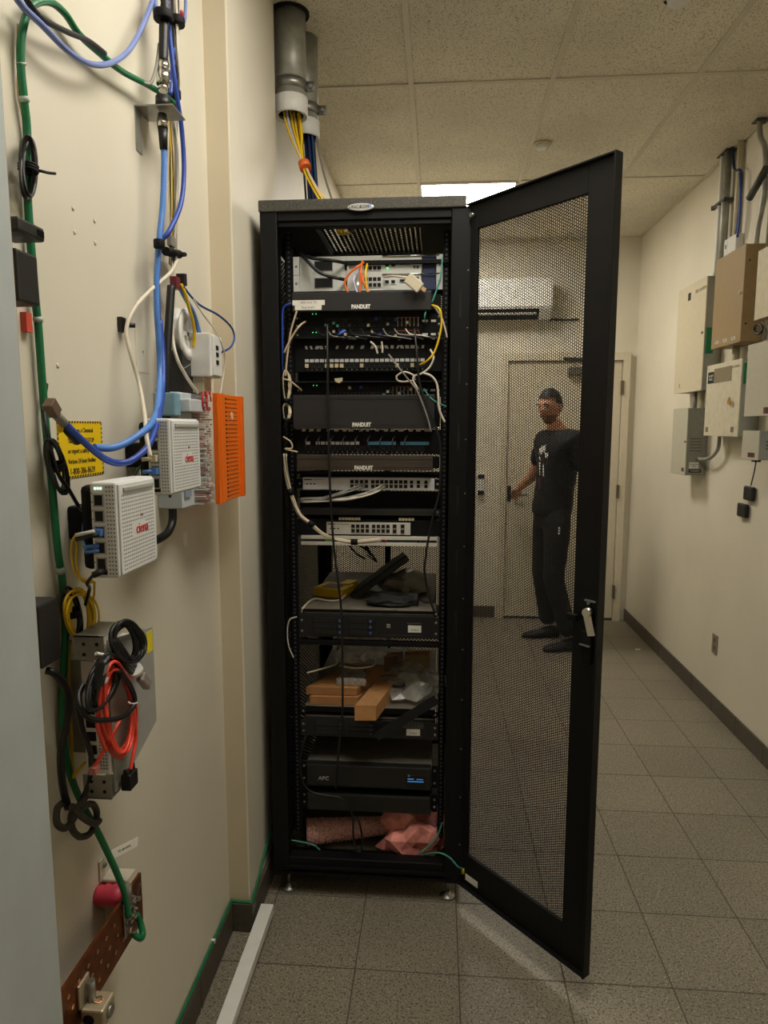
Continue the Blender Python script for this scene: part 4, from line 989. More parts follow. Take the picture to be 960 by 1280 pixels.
lc('blue_cable', 'pair of blue cables entering the white wall box top', [(224, 358, .04), (233, 375, .045), (242, 392, .05), (249, 416, .05)], .006, lbl_c)
lc('white_thin_wire', 'thin white wire slack around the white wall box', [(236, 365, .05), (252, 390, .07), (270, 416, .085), (281, 444, .09), (279, 470, .085), (275, 494, .085)], .0022, wht_c)
# white spool
t = thing('cable_spool', 'round white slack cable spool on wall beside black tube', 'spool', LW(227, 446, .0))
c = LW(228, 418, .017); c.x = WL+.028
ring = MB(); r_ = .058
for a0, b0, th in ((.058, .046, .008), (.014, .002, .02)):
    for i in range(24):
        pass
ring.lathe((WL, c.y, c.z), (1, 0, 0), [(.0, .05), (.006, .05), (.006, .064), (.010, .064), (.010, .042), (.03, .042), (.03, .064), (.034, .064), (.034, .036), (.006, .036)], 32, False)
ring.build('reel', white, t, True)
m = MB(); m.box(WL+.004, WL+.032, c.y-.005, c.y+.005, c.z-.04, c.z+.04).box(WL+.004, WL+.032, c.y-.04, c.y+.04, c.z-.005, c.z+.005); m.build('spokes', white, t)
lc('white_cable', 'white lead leaving the spool towards the connection block', [(216, 398, .035), (216, 425, .035), (222, 450, .05), (235, 474, .06), (247, 491, .065)], .0042, wht_c)
# black flat box and white wall box
a = lbox(226, 438, 250, 494, .03)
t = thing('black_wall_box', 'flat black box on wall between spool and white box', 'box', V((WL, (a[0]+a[1])/2, a[2])))
MB().box(WL, WL+.032, a[0], a[1], a[2], a[3]).build('case', plastic, t, bevel=.002); MB().cyl((WL+.0325, a[0]+.01, a[2]+.06), (WL+.0325, a[1]-.03, a[2]+.085), .0012, n=6).build('scratch_wire', gry_c, t)
a = lbox(263, 415.5, 275.5, 473, .085); n0 = LW(250, 415.5, .02); 
y0b = a[0]; y1b = a[1]+.01
t = thing('white_wall_box', 'white telephone junction box mounted above connection block', 'junction box', V((WL, (y0b+y1b)/2, a[2])))
MB().box(WL, WL+.083, y0b, y1b, a[2], a[3]).build('case', white, t, bevel=.003)
MB().box(WL+.082, WL+.088, y0b+.012, y1b, a[2]+.004, a[3]-.004).build('lid', white, t, bevel=.002)
for k, zz in enumerate((.30, .48, .64)):
    MB().box(WL+.087, WL+.0895, y0b+.03, y0b+.048, a[2]+(a[3]-a[2])*zz, a[2]+(a[3]-a[2])*(zz+.1)).build('jack_opening', hole, t)
MB().box(WL+.01, WL+.06, y0b+.01, y1b-.01, a[2]-.04, a[2]).build('cable_entry_tube', offw, t, bevel=.002)
# connection block with orange cover
xo = WL+.1; a = lbox(268, 494, 304, 618, .1)
t = thing('connection_block', 'telephone connection block with an open bright orange cover', 'connection block', V((WL, 1.6, a[2])))
org = M('orange_plastic', (246, 118, 26), .42, 0, .05)
oy0, oy1, oz0, oz1 = a[0], a[1], a[2]-.003, a[3]+.006
ocv = MB().box(xo-.006, xo, oy0, oy1, oz0, oz1).build('orange_cover', org, t, bevel=.002)
for q_ in ((xo, xo+.008, oy0, oy0+.012), (xo, xo+.008, oy1-.025, oy1), (xo, xo+.005, oy0+.03, oy0+.055)): MB().box(*q_, oz0, oz1).build('cover_ridge', org, ocv, bevel=.001)
m = MB(); q = MB()
for k in range(24):
    zz = oz0+.012+k*(oz1-oz0-.024)/23; m.box(xo+.0002, xo+.0008, oy0+.10, oy1-.04, zz, zz+.0012); q.box(xo+.0002, xo+.0012, oy0+.084, oy0+.092, zz-.002, zz+.0025)
m.build('printed_lines', M('dark_orange_ink', (120, 52, 16), .6), ocv); q.build('pin_marks', ink, ocv)
MB().lathe((xo, oy0+.14, oz1-.055), (1, 0, 0), [(.0003, .011), (.0012, .011)], 16).build('round_sticker', M('sticker_peach', (244, 200, 164), .6), ocv)
by0 = LW(221, 494, .075).y; 
MB().box(WL, WL+.06, by0+.05, oy0-.0, oz0+.004, oz1-.004).build('block_base', M('block_grey', (188, 196, 200), .5, 0, .06), t, bevel=.003)
MB().box(WL+.03, WL+.07, by0, by0+.035, oz1-.06, oz1-.008).build('blue_bracket', M('bracket_blue', (120, 160, 178), .5), t, bevel=.003)
MB().box(WL+.04, WL+.09, by0+.04, by0+.13, oz1-.05, oz1-.02).build('clear_cap', M('cap_clear', (206, 210, 214), .25), t, bevel=.003)
MB().box(WL+.06, WL+.064, by0+.06, by0+.10, oz0+.03, oz0+.1).build('blue_grey_label', M('label_bluegrey', (140, 152, 170), .5), t)
pin = MB(); rnk = random.Random(2)
mats_ = [MB(), MB(), MB()]
for r_ in range(46):
    for cc in range(5):
        zz = oz0+.008+r_*(oz1-oz0-.016)/45; yy = oy0-.052+cc*.0115
        mats_[rnk.choice((0, 0, 1, 2))].box(WL+.06, WL+.088+rnk.uniform(-.006, .006), yy-.003, yy+.003, zz-.0018, zz+.0018)
mats_[0].build('terminal_pins', white, t)['kind'] = 'stuff'; mats_[1].build('terminal_pins', M('pin_pink', (206, 150, 140), .5), t)['kind'] = 'stuff'; mats_[2].build('terminal_pins', gry_c, t)['kind'] = 'stuff'
for k in range(2):
    cable('red_loop', '', [V((WL+.092, oy0-.05+.03*k+.016*math.cos(s), oz1-.022+.022*math.sin(s))) for s in [i*.6 for i in range(10)]], .0022, M('wire_red', (206, 50, 54), .5), parent=t, n=6)

# white perforated network boxes
def nid(lab, px_edge, py_t, py_b, px_far, th, seed):
    a = LW(px_edge, py_t, .13); b = LW(px_edge, py_b, .13); f = LW(px_far, py_t, .13)
    y0, y1, z1, z0 = a.y, f.y, a.z, b.z; xo = WL+.13; xi = xo-th
    t = thing('network_box', lab, 'network terminal', V((WL, (y0+y1)/2, z0)), 'white perforated network boxes on the wall')
    wm = M('box_white', (228, 229, 228), .45, 0, .03)
    MB().box(xi, xo, y0, y1, z0, z1).build('housing', wm, t, bevel=.004)
    # raised face with a perforated relief
    m = MB(); m.box(xo, xo+.003, y0+.006, y1-.003, z0+.004, z1-.004); m.build('front_shell', wm, t, bevel=.002)
    MB().box(xo+.002, xo+.006, y0+.02, y1-.012, z1-.018, z1-.010).build('grip_ridge', M('ridge_grey', (176, 176, 172), .5), t, bevel=.0015)
    m = MB(); rr = (z1-z0)
    for i in range(17):
        for j in range(20):
            u = (i-8)/8; v = (j-9.5)/9.5
            if abs(v) < .2 and abs(u) < .45: continue
            yy = y0+.016+i*(y1-y0-.032)/16; zz = z0+.012+j*(rr-.036)/19
            m.box(xo+.0028, xo+.0034, yy-.0017, yy+.0017, zz-.0012, zz+.0012)
    m.build('vent_holes', M('vent_shadow', (150, 148, 142), .7), t)['kind'] = 'stuff'
    cy, cz = (y0+y1)/2+.012, z0+(z1-z0)*.46
    text('ciena', .026, (xo+.0036, cy, cz), (0, 1, 0), (0, 0, 1), redink, t, 'maker_lettering', sx=.9, thick=.0005)
    text('0 0', .008, (xo+.0036, cy, cz+.022), (0, 1, 0), (0, 0, 1), M('tan_ink', (150, 120, 60), .6), t, 'small_mark')
    # port end, towards the camera
    m = MB(); q = MB(); H_ = z1-z0
    ms = MB()
    for k in range(5):
        zc = z1-H_*(.16+.165*k)-.004; m.box(xi+.008, xi+.022, y0-.0012, y0+.001, zc-.0085, zc+.0085)
        for aa in ((xi+.006, xi+.008, zc-.0105, zc+.0105), (xi+.022, xi+.024, zc-.0105, zc+.0105), (xi+.006, xi+.024, zc+.0085, zc+.0105), (xi+.006, xi+.024, zc-.0105, zc-.0085)): ms.box(aa[0], aa[1], y0-.002, y0+.001, aa[2], aa[3])
    m.box(xi+.006, xi+.024, y0-.001, y0+.001, z0+.006, z0+.013)
    m.build('port_openings', hole, t); ms.build('port_bezels', M('port_grey', (170, 172, 170), .45), t)
    for k in range(22):
        for cc in (.029, .034, .0395):
            if cc > th-.003: continue
            zz = z0+.008+k*(H_-.016)/21; q.box(xi+cc-.001, xi+cc+.001, y0-.0006, y0+.001, zz-.0012, zz+.0012)
    for k in range(10):
        zz = z0+.012+k*(H_-.03)/9; q.box(xi+.0025, xi+.0042, y0-.0006, y0+.001, zz-.001, zz+.001)
    q.build('end_vents', M('vent_dark', (84, 86, 92), .7), t)['kind'] = 'stuff'
    dots_ = MB()
    for k in range(3): dots_.box(xi+.008+.005*k, xi+.011+.005*k, y0-.001, y0+.001, z1-.012, z1-.008)
    dots_.build('status_light', ledw, t)
    MB().box(xi-.022, xi, y0+.006, y1-.01, z0+.012, z1-.006).build('back_adapter', blackm, t, bevel=.009)
    MB().box(WL, xi-.02, y0+.08, y1-.02, z0+.05, z1-.05).build('wall_mount', blackm, t, bevel=.004)
    return t, xi, xo, y0, y1, z0, z1
n1 = nid('upper white perforated box next to the orange block cover', 211, 523, 620, 247.5, .046, 1)
n2 = nid('lower white perforated box with yellow fibre leads, nearest the sticker', 143.5, 603, 726, 192, .044, 2)
# plugs and leads of the lower box
xi, y0, z0, z1 = n2[1], n2[3], n2[5], n2[6]; H_ = z1-z0
zq = z1-H_*.49-.004
for k, (dz, mt, lab) in enumerate(((.003, M('plug_white', (222, 220, 214), .5), 'white-sleeved fibre plug in the lower white box'), (-.003, plastic, 'black-sleeved fibre plug in the lower white box'))):
    t = thing('fibre_lead', lab, 'fibre cable', V((xi, y0-.04, zq)), 'fibre leads of the lower white box')
    MB().box(xi+.009+.006*k, xi+.015+.006*k, y0-.01, y0, zq-.006, zq+.006).build('blue_plug', lbl_c, t, bevel=.001)
    e = V((xi-.022, y0-.01, zq-.004-.008*k)); MB().cyl(V((xi+.011+.006*k, y0-.01, zq+dz)), e, .0032, n=8).build('sleeve', mt, t, True)
    MB().tube(sm([e, e+V((-.018+.008*k, .02, -.015)), e+V((-.026+.008*k, .03, -.045)), e+V((-.018+.008*k, .03, -.075)), e+V((.010, .03, -.084+.006*k))], 6), .002, 6).build('fibre', yel_c, t, True)
for k, (col, lab) in enumerate(((lbl_c, 'light blue'), (tea_c, 'teal'))):
    t = thing('fibre_lead', lab+' fibre lead plugged low in the lower white box', 'fibre cable', V((xi, y0-.03, zq-.03)), 'fibre leads of the lower white box')
    zz = z1-H_*.655-.004+.004-.008*k; MB().cyl(V((xi+.012, y0, zz)), V((xi-.008, y0-.008, zz-.002)), .0034, n=8).build('plug', lbl_c, t, True)
    MB().tube(sm([V((xi-.008, y0-.008, zz-.002)), V((xi-.02, y0+.01, zz+.006)), V((xi-.03, y0+.03, zz+.03)), V((xi-.02, y0+.04, zz+.06)), V((xi-.008, y0+.04, zz+.075))], 6), .0018, 6).build('fibre', col, t, True)
t = thing('power_plug', 'black barrel power plug at the foot of the lower white box', 'connector', V((xi, y0, z0)))
MB().cyl(V((xi+.02, y0, z0+.014)), V((xi+.006, y0-.014, z0+.008)), .0055, n=10).build('barrel', plastic, t, True)
MB().tube(sm([V((xi+.006, y0-.014, z0+.008)), V((xi-.006, y0-.012, z0-.006)), LW(112, 735, .06), LW(109, 748, .05), LW(107, 756, .04)], 6), .003, 6).build('lead', blk_c, t, True)
# plugs of the upper box
xi, y0, z1 = n1[1], n1[3], n1[6]; H_ = n1[6]-n1[5]
for k, (mt, dz, lab) in enumerate(((offw, .49, 'cream plug'), (lbl_c, .655, 'blue plug'))):
    zq = z1-H_*dz-.004; t = thing('network_plug', lab+' seated in the upper white box', 'connector', V((xi+.01, y0-.01, zq)))
    MB().box(xi+.0085, xi+.0215, y0-.012, y0, zq-.007, zq+.007).build('plug_body', mt, t, bevel=.001); MB().cyl(V((xi+.012, y0-.01, zq)), V((xi-.006, y0-.014, zq-.002)), .004, n=8).build('boot', mt, t, True)
lc('multi_wires', 'green and pink thin wires slipping behind the upper white box', [(165, 600, .03), (172, 588, .05), (180, 578, .06), (186, 570, .065)], .0025, grn_c)

# yellow sticker
a = [LW(70, 526, .0), LW(126, 527, .0), LW(130, 592, .0), LW(78, 600, .0)]
t = thing('warning_sticker', 'yellow warning sticker with black striped edge and hotline number', 'sticker', a[3])
sy0, sy1, sz0, sz1 = a[0].y, a[1].y, a[2].z, a[0].z
MB().box(WL, WL+.0008, sy0, sy1, sz0, sz1).build('yellow_sheet', M('sticker_yellow', (246, 206, 14), .5, 0, .04), t)
m = MB(); n_ = 17
for k in range(n_):
    yy = sy0+(sy1-sy0)*k/n_; d = (sy1-sy0)/n_*.55
    for zb, zt in ((sz0, sz0+.004), (sz1-.004, sz1)): m.prism([(WL+.0009, yy, zb), (WL+.0009, yy+d, zb), (WL+.0009, yy+d+.003, zt), (WL+.0009, yy+.003, zt)], (.0003, 0, 0))
for k in range(12):
    zz = sz0+(sz1-sz0)*k/12
    for yb in (sy0, sy1-.0035): m.prism([(WL+.0009, yb, zz), (WL+.0009, yb+.0035, zz+.002), (WL+.0009, yb+.0035, zz+.0065), (WL+.0009, yb, zz+.0045)], (.0003, 0, 0))
m.build('striped_edge', ink, t)
ym = (sy0+sy1)/2
for k, (s, sz_) in enumerate((('Spill from a Chemical', .0125), ('Tank please call STOP', .0125), ('or report a safety issue', .0125), ('Verizon 24 hour Hotline', .012), ('1-800-386-8639', .017))):
    text(s, sz_, (WL+.0011, ym, sz1-.017-.0185*k), (0, 1, 0), (0, 0, 1), ink, t, 'warning_lettering', sx=.82)

# galvanised bracket with a third network box in it
xo = WL+.10
P = lambda px, py: LW(px, py, .10)
t = thing('bracket_tray', 'galvanised bracket tray with a grey plate and yellow label', 'bracket', LW(118, 990, .0))
pl = [P(134, 792), P(190, 797), P(190, 905), P(149, 985), P(141, 985)]
pl[0].z = pl[1].z = max(pl[0].z, pl[1].z)-.02
yA, yB = pl[0].y-.004, pl[1].y; zT = LW(134, 800, .1).z; zB = LW(145, 988, .1).z
MB().prism([(xo, yA, zT), (xo, yB, zT-.03), (xo, yB, LW(190, 905, .1).z), (xo, yA+.03, zB), (xo, yA, zB)], (.002, 0, 0)).build('face_plate', M('plate_grey', (170, 170, 164), .5, .2, .05), t)
MB().box(xo-.052, xo, yA-.01, yA-.008, zT-.032, zT+.01).box(xo-.052, xo, yA-.01, yA+.075, zT+.008, zT+.01).build('upper_flange', galv, t)
MB().box(WL, xo-.05, yA+.04, yB-.06, zB+.05, zT-.05).build('wall_standoff', galv, t)
MB().box(xo-.05, xo, yA-.01, yA-.008, zB-.008, zB+.035).box(xo-.05, xo, yA-.01, yA+.07, zB-.008, zB-.006).build('lower_flange', galv, t)
m = MB()
for dz in (zT-.004, zT-.022):
    for xx in (xo-.035, xo-.012): m.lathe((xx, yA-.0102, dz), (0, -1, 0), [(0, .0032), (.0006, .0032)], 10)
for dz in (zB+.006, zB+.024):
    for xx in (xo-.035, xo-.012): m.lathe((xx, yA-.0102, dz), (0, -1, 0), [(0, .0032), (.0006, .0032)], 10)
m.build('bolt_holes', hole, t)
MB().box(xo+.0021, xo+.0028, yB-.03, yB-.004, zT-.075, zT-.034).build('yellow_label', M('label_yellow', (226, 208, 40), .6, 0, .1), t)
t3 = thing('network_box', 'white device end with sockets inside the galvanised bracket tray', 'network terminal', V((xo-.02, yA, zB)), 'white perforated network boxes on the wall')
MB().box(xo-.045, xo-.002, yA-.006, yB-.03, zB+.036, zT-.034).build('housing', M('box_white', (228, 229, 228), .45), t3, bevel=.002)
m = MB()
for k in range(5): m.box(xo-.04, xo-.024, yA-.0075, yA-.005, zB+.048+.024*k, zB+.064+.024*k)
m.build('port_openings', hole, t3)
m = MB()
for k in range(24):
    for cc in (-.018, -.013, -.008): m.box(xo+cc-.0011, xo+cc+.0011, yA-.0066, yA-.005, zB+.045+k*.006, zB+.0475+k*.006)
m.build('end_vents', M('vent_dark', (84, 86, 92), .7), t3)['kind'] = 'stuff'

# red cable coil and connector
c = P(148, 905); c.x = xo+.012
t = thing('red_cable', 'coiled red serial cable hanging over the bracket tray', 'cable', c-V((0, 0, .08)))
skein(t, 149, 888, 23, 55, .108, 6, .0029, red_c, 14, -.06)
MB().tube(sm([LW(136, 840, .125), LW(127, 860, .12), LW(121, 900, .115), LW(127, 925, .12), LW(132, 938, .12)], 6), .0031, 7).build('lead', red_c, t, True)
MB().tube(sm([LW(150, 900, .118), LW(138, 925, .118), LW(124, 948, .11), LW(117, 962, .105)], 6), .0034, 7).build('tail', red_c, t, True)
MB().tube(sm([LW(166, 880, .118), LW(170, 920, .118), LW(166, 945, .118), LW(163, 962, .118)], 6), .0034, 7).build('tail', red_c, t, True)
MB().tube([LW(166+5.5*math.cos(q), 878+1.6*math.sin(q), .13+.012*math.sin(q)) for q in [i*.5 for i in range(13)]], .0014, 6, True).build('white_tie', white, t, True)
A = LW(162, 974, .115)
t = thing('serial_connector', 'black serial connector dangling at end of red cable', 'connector', A-V((0, 0, .02)))
MB().ob(A, V((.009, 0, 0)), V((0, .0155, 0)), V((0, 0, .0145))).build('shell', plastic, t, bevel=.002)
for dy in (-.0125, .0125): MB().box(A.x-.004, A.x+.004, A.y+dy-.003, A.y+dy+.003, A.z+.012, A.z+.024).build('thumb_screw', plastic, t, bevel=.001)
A = LW(118, 962, .106); t = thing('clear_plug', 'clear modular plug in the bracketed white device', 'connector', A)
MB().ob(A, V((.006, 0, 0)), V((0, .008, 0)), V((0, 0, .006))).build('plug_body', M('plug_clear', (190, 120, 110), .25), t, bevel=.001)
# black power cord coil on top
c = P(160, 806); c.x = xo+.022
t = thing('power_cord', 'black power cord tied in a coil on the bracket tray top', 'power cord', c-V((0, 0, .05)))
skein(t, 158, 802, 19, 28, .114, 5, .0036, blk_c, 23, -.25)
for k in range(3):
    MB().tube(sm([LW(140+3*k, 800, .125), LW(152+5*k, 824, .128), LW(162+5*k, 838, .125), LW(174+3*k, 845, .125)], 6), .0042, 8).build('run', blk_c, t, True)
A, B = LW(168, 836, .127), LW(184, 856, .125)
MB().cyl(A, A+(B-A)*.15, .013, n=14).build('white_zip_tie', white, t, True)
MB().ob(A+(B-A)*.75, (B-A)*.3, V((.007, 0, 0)), (B-A).cross(V((1, 0, 0))).normalized()*.009).build('clear_plug_head', M('plug_smoke', (150, 140, 134), .25), t, bevel=.003)
A, B = LW(130, 822, .13), LW(121, 860, .125)
t = thing('power_cord', 'black power cord with a white-marked plug hanging left of red coil', 'power cord', B)
MB().ob((A+B)/2, (B-A)/2, V((.009, 0, 0)), V((.0, .011, .003))).build('plug_head', plastic, t, bevel=.005)
MB().ob((A+B)/2+V((.0095, 0, .006)), (B-A)*.16, V((.0006, 0, 0)), V((0, .006, 0))).build('grey_mark', gry_c, t)
MB().ob((A+B)/2+V((.0095, 0, -.012)), (B-A)*.08, V((.0006, 0, 0)), V((0, .004, 0))).build('white_mark', white, t)
skein(t, 131, 853, 17, 36, .106, 6, .0030, blk_c, 31, .35)
MB().tube(sm([LW(150, 838, .13), LW(165, 862, .13), LW(168, 880, .13), LW(155, 895, .13), LW(135, 900, .13), LW(112, 898, .12), LW(101, 885, .11), LW(98, 868, .10), LW(104, 855, .10)], 6), .0045, 8).build('run', blk_c, t, True)
MB().tube(sm([LW(103, 858, .1), LW(97, 880, .09), LW(104, 915, .09), LW(114, 945, .08), LW(112, 975, .06), LW(102, 1000, .05), LW(92, 1012, .04)], 6), .0046, 8).build('run', blk_c, t, True)
lc('white_zip_tail', 'white zip tie tail on the front of bracket tray', [(120, 817, .11), (130, 819, .115), (143, 822, .12), (150, 830, .12)], .0032, white)
# jamb-side cords and adapters
cable('black_cable', 'heavy black cable leaving the jamb and dropping to the knot', lw([(58, 838, .03), (67, 841, .04), (78, 852, .045), (86, 872, .045), (83, 905, .04), (76, 940, .035), (78, 980, .035), (85, 1010, .035)]), .0062, blk_c, n=10)
t = thing('cable_knot', 'black cable tied in a loose knot round the green cable', 'cable', LW(98, 1040, .03))
cc = LW(98, 1018, .04)
MB().tube(sm([LW(84, 1000, .03), LW(72, 1010, .03), LW(72, 1030, .04), LW(84, 1034, .05), (LW(100, 1012, .06)), LW(115, 1005, .055), LW(121, 1018, .05), LW(114, 1040, .05), LW(100, 1046, .05), LW(90, 1035, .05), LW(90, 1015, .055), LW(103, 1003, .055), LW(112, 985, .05)], 6), .0058, 9).build('loop', M('cable_dusty', (52, 50, 44), .6), t, True)
MB().tube(sm([LW(90, 1008, .06), LW(104, 1022, .062), LW(118, 1030, .06), LW(124, 1026, .055)], 6), .0058, 9).build('tail', M('cable_dusty', (52, 50, 44), .6), t, True)
lc('yellow_cable', 'yellow cable dropping along the green cable to the knot', [(88, 800, .012), (86, 840, .012), (88, 890, .012), (90, 940, .012), (92, 972, .02)], .0026, yel_c)
lc('yellow_cable', 'short yellow and white cable end near the knot', [(92, 972, .02), (98, 962, .03), (108, 952, .04)], .0026, yel_c)
cc = LW(101, 772, .03)
t = thing('yellow_fibre_coil', 'coil of yellow fibre cable below the lower white box', 'cable coil', cc-V((0, 0, .04)))
skein(t, 102, 768, 19, 31, .018, 8, .0021, yel_c, 41, -.1)
MB().tube(sm([LW(115, 752, .035), LW(118, 742, .05), LW(118, 728, .07)], 6), .0022, 6).build('lead', yel_c, t, True)
def cordpack(lab, A, B, w, seed, name='cord_bundle'):
    (ax_, ay_), (bx_, by_) = A, B; t = thing(name, lab, 'cable', LW(bx_, by_, .02)); ang = math.atan2(bx_-ax_, by_-ay_)
    cx, cy, L = (ax_+bx_)/2, (ay_+by_)/2, math.hypot(bx_-ax_, by_-ay_)
    skein(t, cx, cy, w, L/2, .016, 5, .0026, blk_c, seed, -ang)
    u = (LW(bx_, by_, .02)-LW(ax_, ay_, .02)).normalized(); c = LW(cx, cy, .024)
    for k in range(3): MB().tube([c+u*(.004*k-.004)+V((.013*math.cos(q), 0, 0))+u.cross(V((1, 0, 0)))*(.013*math.sin(q)) for q in [i*.5236 for i in range(12)]], .0022, 6, True).build('tie', blackm, t, True)
    return t
cordpack('black cord tied in a bundle over the yellow coil', (85, 736), (95, 796), 9, 1)
cordpack('black cord bundle hanging on green cable beside yellow sticker', (62, 548), (79, 618), 11, 2)
cable('black_cord', 'black cord running from the sticker-side bundle to lower white box', lw([(58, 480, .006), (55, 510, .012), (60, 545, .025), (72, 590, .03), (86, 612, .03), (98, 632, .03), (106, 640, .045)]), .0034, blk_c)
t = cordpack('black cord bundle with a twist tie near top of jamb', (35, 170), (36, 250), 8, 3)
MB().tube(sm([LW(42, 212, .03), LW(52, 214, .04), (LW(60, 216, .04)), LW(69, 217, .04)], 5), .0022, 6).build('twist_tail', blackm, t, True)
def adapter(lab, px0, py0, px1, py1, off, ribs=True):
    a = lbox(px0, py0, px1, py1, off); t = thing('power_adapter', lab, 'power adapter', V((WL, (a[0]+a[1])/2, a[2])), 'black power adapters beside the jamb')
    MB().box(WL+.004, WL+off, a[0], a[1], a[2], a[3]).build('case', M('adapter_black', (38, 37, 35), .5), t, bevel=.004)
    m = MB()
    for k in range(6): m.box(WL+off-.0002, WL+off+.0012, a[1]-.006-.003*k, a[1]-.0045-.003*k, a[2]+.006, a[3]-.006)
    if ribs: m.build('ribs', blackm, t)
    return t
adapter('black ribbed power adapter, upper of two by the jamb', 22, 269, 57, 304, .055)
adapter('black smooth power adapter hanging under the ribbed one', 20, 309, 51, 384, .045, False)
adapter('black power adapter beside jamb below the yellow coil', 48, 757, 78, 822, .045, False)
t = thing('red_label', 'small red label sticking out at the jamb edge', 'label', LW(38, 410, .01)); MB().box(WL, WL+.01, LW(33, 400, .01).y, LW(40, 400, .01).y, LW(37, 415, .01).z, LW(37, 391, .01).z).build('flag', M('label_red', (206, 80, 60), .5), t)
for i, (a, b) in enumerate(((91, 260), (118, 276), (93, 290), (119, 304), (72, 457), (178, 443))):
    p = LW(a, b, 0); tag(MB().lathe(p, (1, 0, 0), [(0, .0045), (.0015, .004), (.002, .002)], 8).build('wall_anchor', wall_m, None, True), ['highest', 'second highest', 'third', 'fourth', 'lone low left', 'lone low right'][i]+' plugged screw hole in the bare wall', 'wall plug', 'plugged holes in the left wall')
t = thing('wall_label', 'small white label stuck on the wall under the orange block', 'label', LW(231, 682, 0)); p = LW(231, 674, 0)
MB().box(WL, WL+.0015, p.y-.013, p.y+.013, p.z-.018, p.z+.018).build('sheet', paper, t)
t = thing('cover_plate', 'round blank ivory plate painted on the wall left of cables', 'wall plate', LW(178, 440, 0)); p = LW(178, 440, 0)
MB().box(WL, WL+.0012, p.y-.035, p.y+.035, p.z-.045, p.z+.045).build('plate', wall_m, t); MB().lathe((WL+.0012, p.y, p.z), (1, 0, 0), [(0, .004), (.001, .003)], 8).build('screw', steel, t)

# copper ground bar
xb = WL+.062
t = thing('ground_bar', 'copper grounding bar drilled with rows of holes on stand-offs', 'ground bar', V((xb, 1.1, .61)))
by0, by1, bz0, bz1 = .86, 1.240, .614, .719
MB().box(xb-.006, xb, by0, by1, bz0, bz1).build('bar', copper, t, bevel=.0008, seg=1)
m = MB(); q = MB()
for k in range(9):
    for j in range(3):
        yy, zz = .93+.032*k+(.010 if j == 1 else 0), bz0+.025+j*.0275
        if yy > 1.165: continue
        hb = MB().lathe((xb, yy, zz), (1, 0, 0), [(.0002, .0042), (.0005, .0042)], 12).build('drilled_hole_highlight', M('hole_highlight_copper', (226, 160, 112), .25, .9), t); MB().lathe((xb, yy, zz), (1, 0, 0), [(.0001, .0042), (.0007, .0056), (.0003, .006)], 12, False).build('hole_rim', copper, hb, True)  # bright copper disc paints a highlight into each hole of the bar

for yy, zz in ((1.205, .688), (1.165, .70), (1.168, .668)): MB().lathe((xb, yy, zz), (1, 0, 0), [(0, .009), (.004, .009), (.005, .005), (.012, .005), (.012, .0)], 6).build('bolt', chrome, t)
MB().box(xb, xb+.0005, 1.21, 1.238, .672, .712).build('stamped_label', M('stamp_dark', (64, 40, 26), .5), t)
text('TMGB', .0095, (xb+.0007, 1.224, .692), (0, .6, .8), (0, -.8, .6), cop_l, t, 'stamped_lettering')
lg = thing('cable_lug', 'tinned two-hole lug bolting the green cable to copper bar', 'lug', V((xb, 1.165, .64)))
MB().box(xb+.0006, xb+.0046, 1.153, 1.177, .640, .712).build('tongue', steel, lg, bevel=.002)
for zz in (.652, .682): MB().lathe((xb+.0046, 1.165, zz), (1, 0, 0), [(0, .0095), (.007, .0095), (.008, .006), (.016, .006), (.017, .0)], 6).build('bolt_head', chrome, lg)
MB().cyl((xb+.007, 1.166, .71), (xb+.008, 1.164, .745), .0078, n=14).build('barrel', steel, lg, True)
for k, (yy, zz) in enumerate(((1.186, .705), (1.19, .69), (1.196, .672), (1.193, .656))): MB().lathe((xb, yy, zz), (1, 0, 0), [(0, .006), (.005, .006), (.006, .003), (.010, .003)], 8).build('washer_bolt', steel, lg)
cable('ground_cable', 'green ground tail curling under the copper bar', [V((xb+.012, 1.165, .645)), V((xb+.022, 1.175, .626)), V((xb+.02, 1.192, .62)), V((xb+.012, 1.20, .64)), V((xb+.008, 1.195, .66))], .0062, grn_c)
cl = thing('wire_clamp', 'tin cube wire clamp bolted on the near end of copper bar', 'clamp', V((xb+.02, 1.0, .61)))
MB().box(xb+.004, xb+.044, .985, 1.028, .612, .648).build('cube', M('tin_beige', (184, 172, 144), .45, .5), cl, bevel=.004)
MB().lathe((xb+.018, .985, .63), (0, -1, 0), [(.0003, .010), (.0008, .010)], 16).build('wire_bore', hole, cl)
MB().lathe((xb+.044, 1.006, .63), (1, 0, 0), [(0, .011), (.004, .010), (.005, .006)], 16).build('side_screw', steel, cl, True)
MB().box(xb, xb+.005, .985, 1.02, .646, .69).build('riser', M('tin_beige', (184, 172, 144), .45, .5), cl, bevel=.002); MB().cyl((xb+.014, 1.006, .648), (xb+.014, 1.006, .685), .007, n=12).build('set_screw', steel, cl, True)
MB().tube([V((xb+.024+.009*math.cos(s), 1.006+.006*math.sin(s), .65+.002*math.sin(2*s))) for s in [i*.5 for i in range(13)]], .001, 6, True).build('copper_wisp', cop_l, cl, True)
t = thing('stand_off', 'beige steel bracket on the wall behind the copper bar', 'bracket', LW(125, 1140, 0)); p = LW(131, 1094, 0)
MB().box(WL, WL+.02, p.y-.012, p.y+.016, .58, p.z).build('upright', M('bracket_beige', (190, 182, 164), .5), t, bevel=.003)
MB().box(WL, WL+.055, p.y-.018, p.y+.02, p.z-.004, p.z+.004).build('shelf', M('bracket_beige', (190, 182, 164), .5), t, bevel=.003)
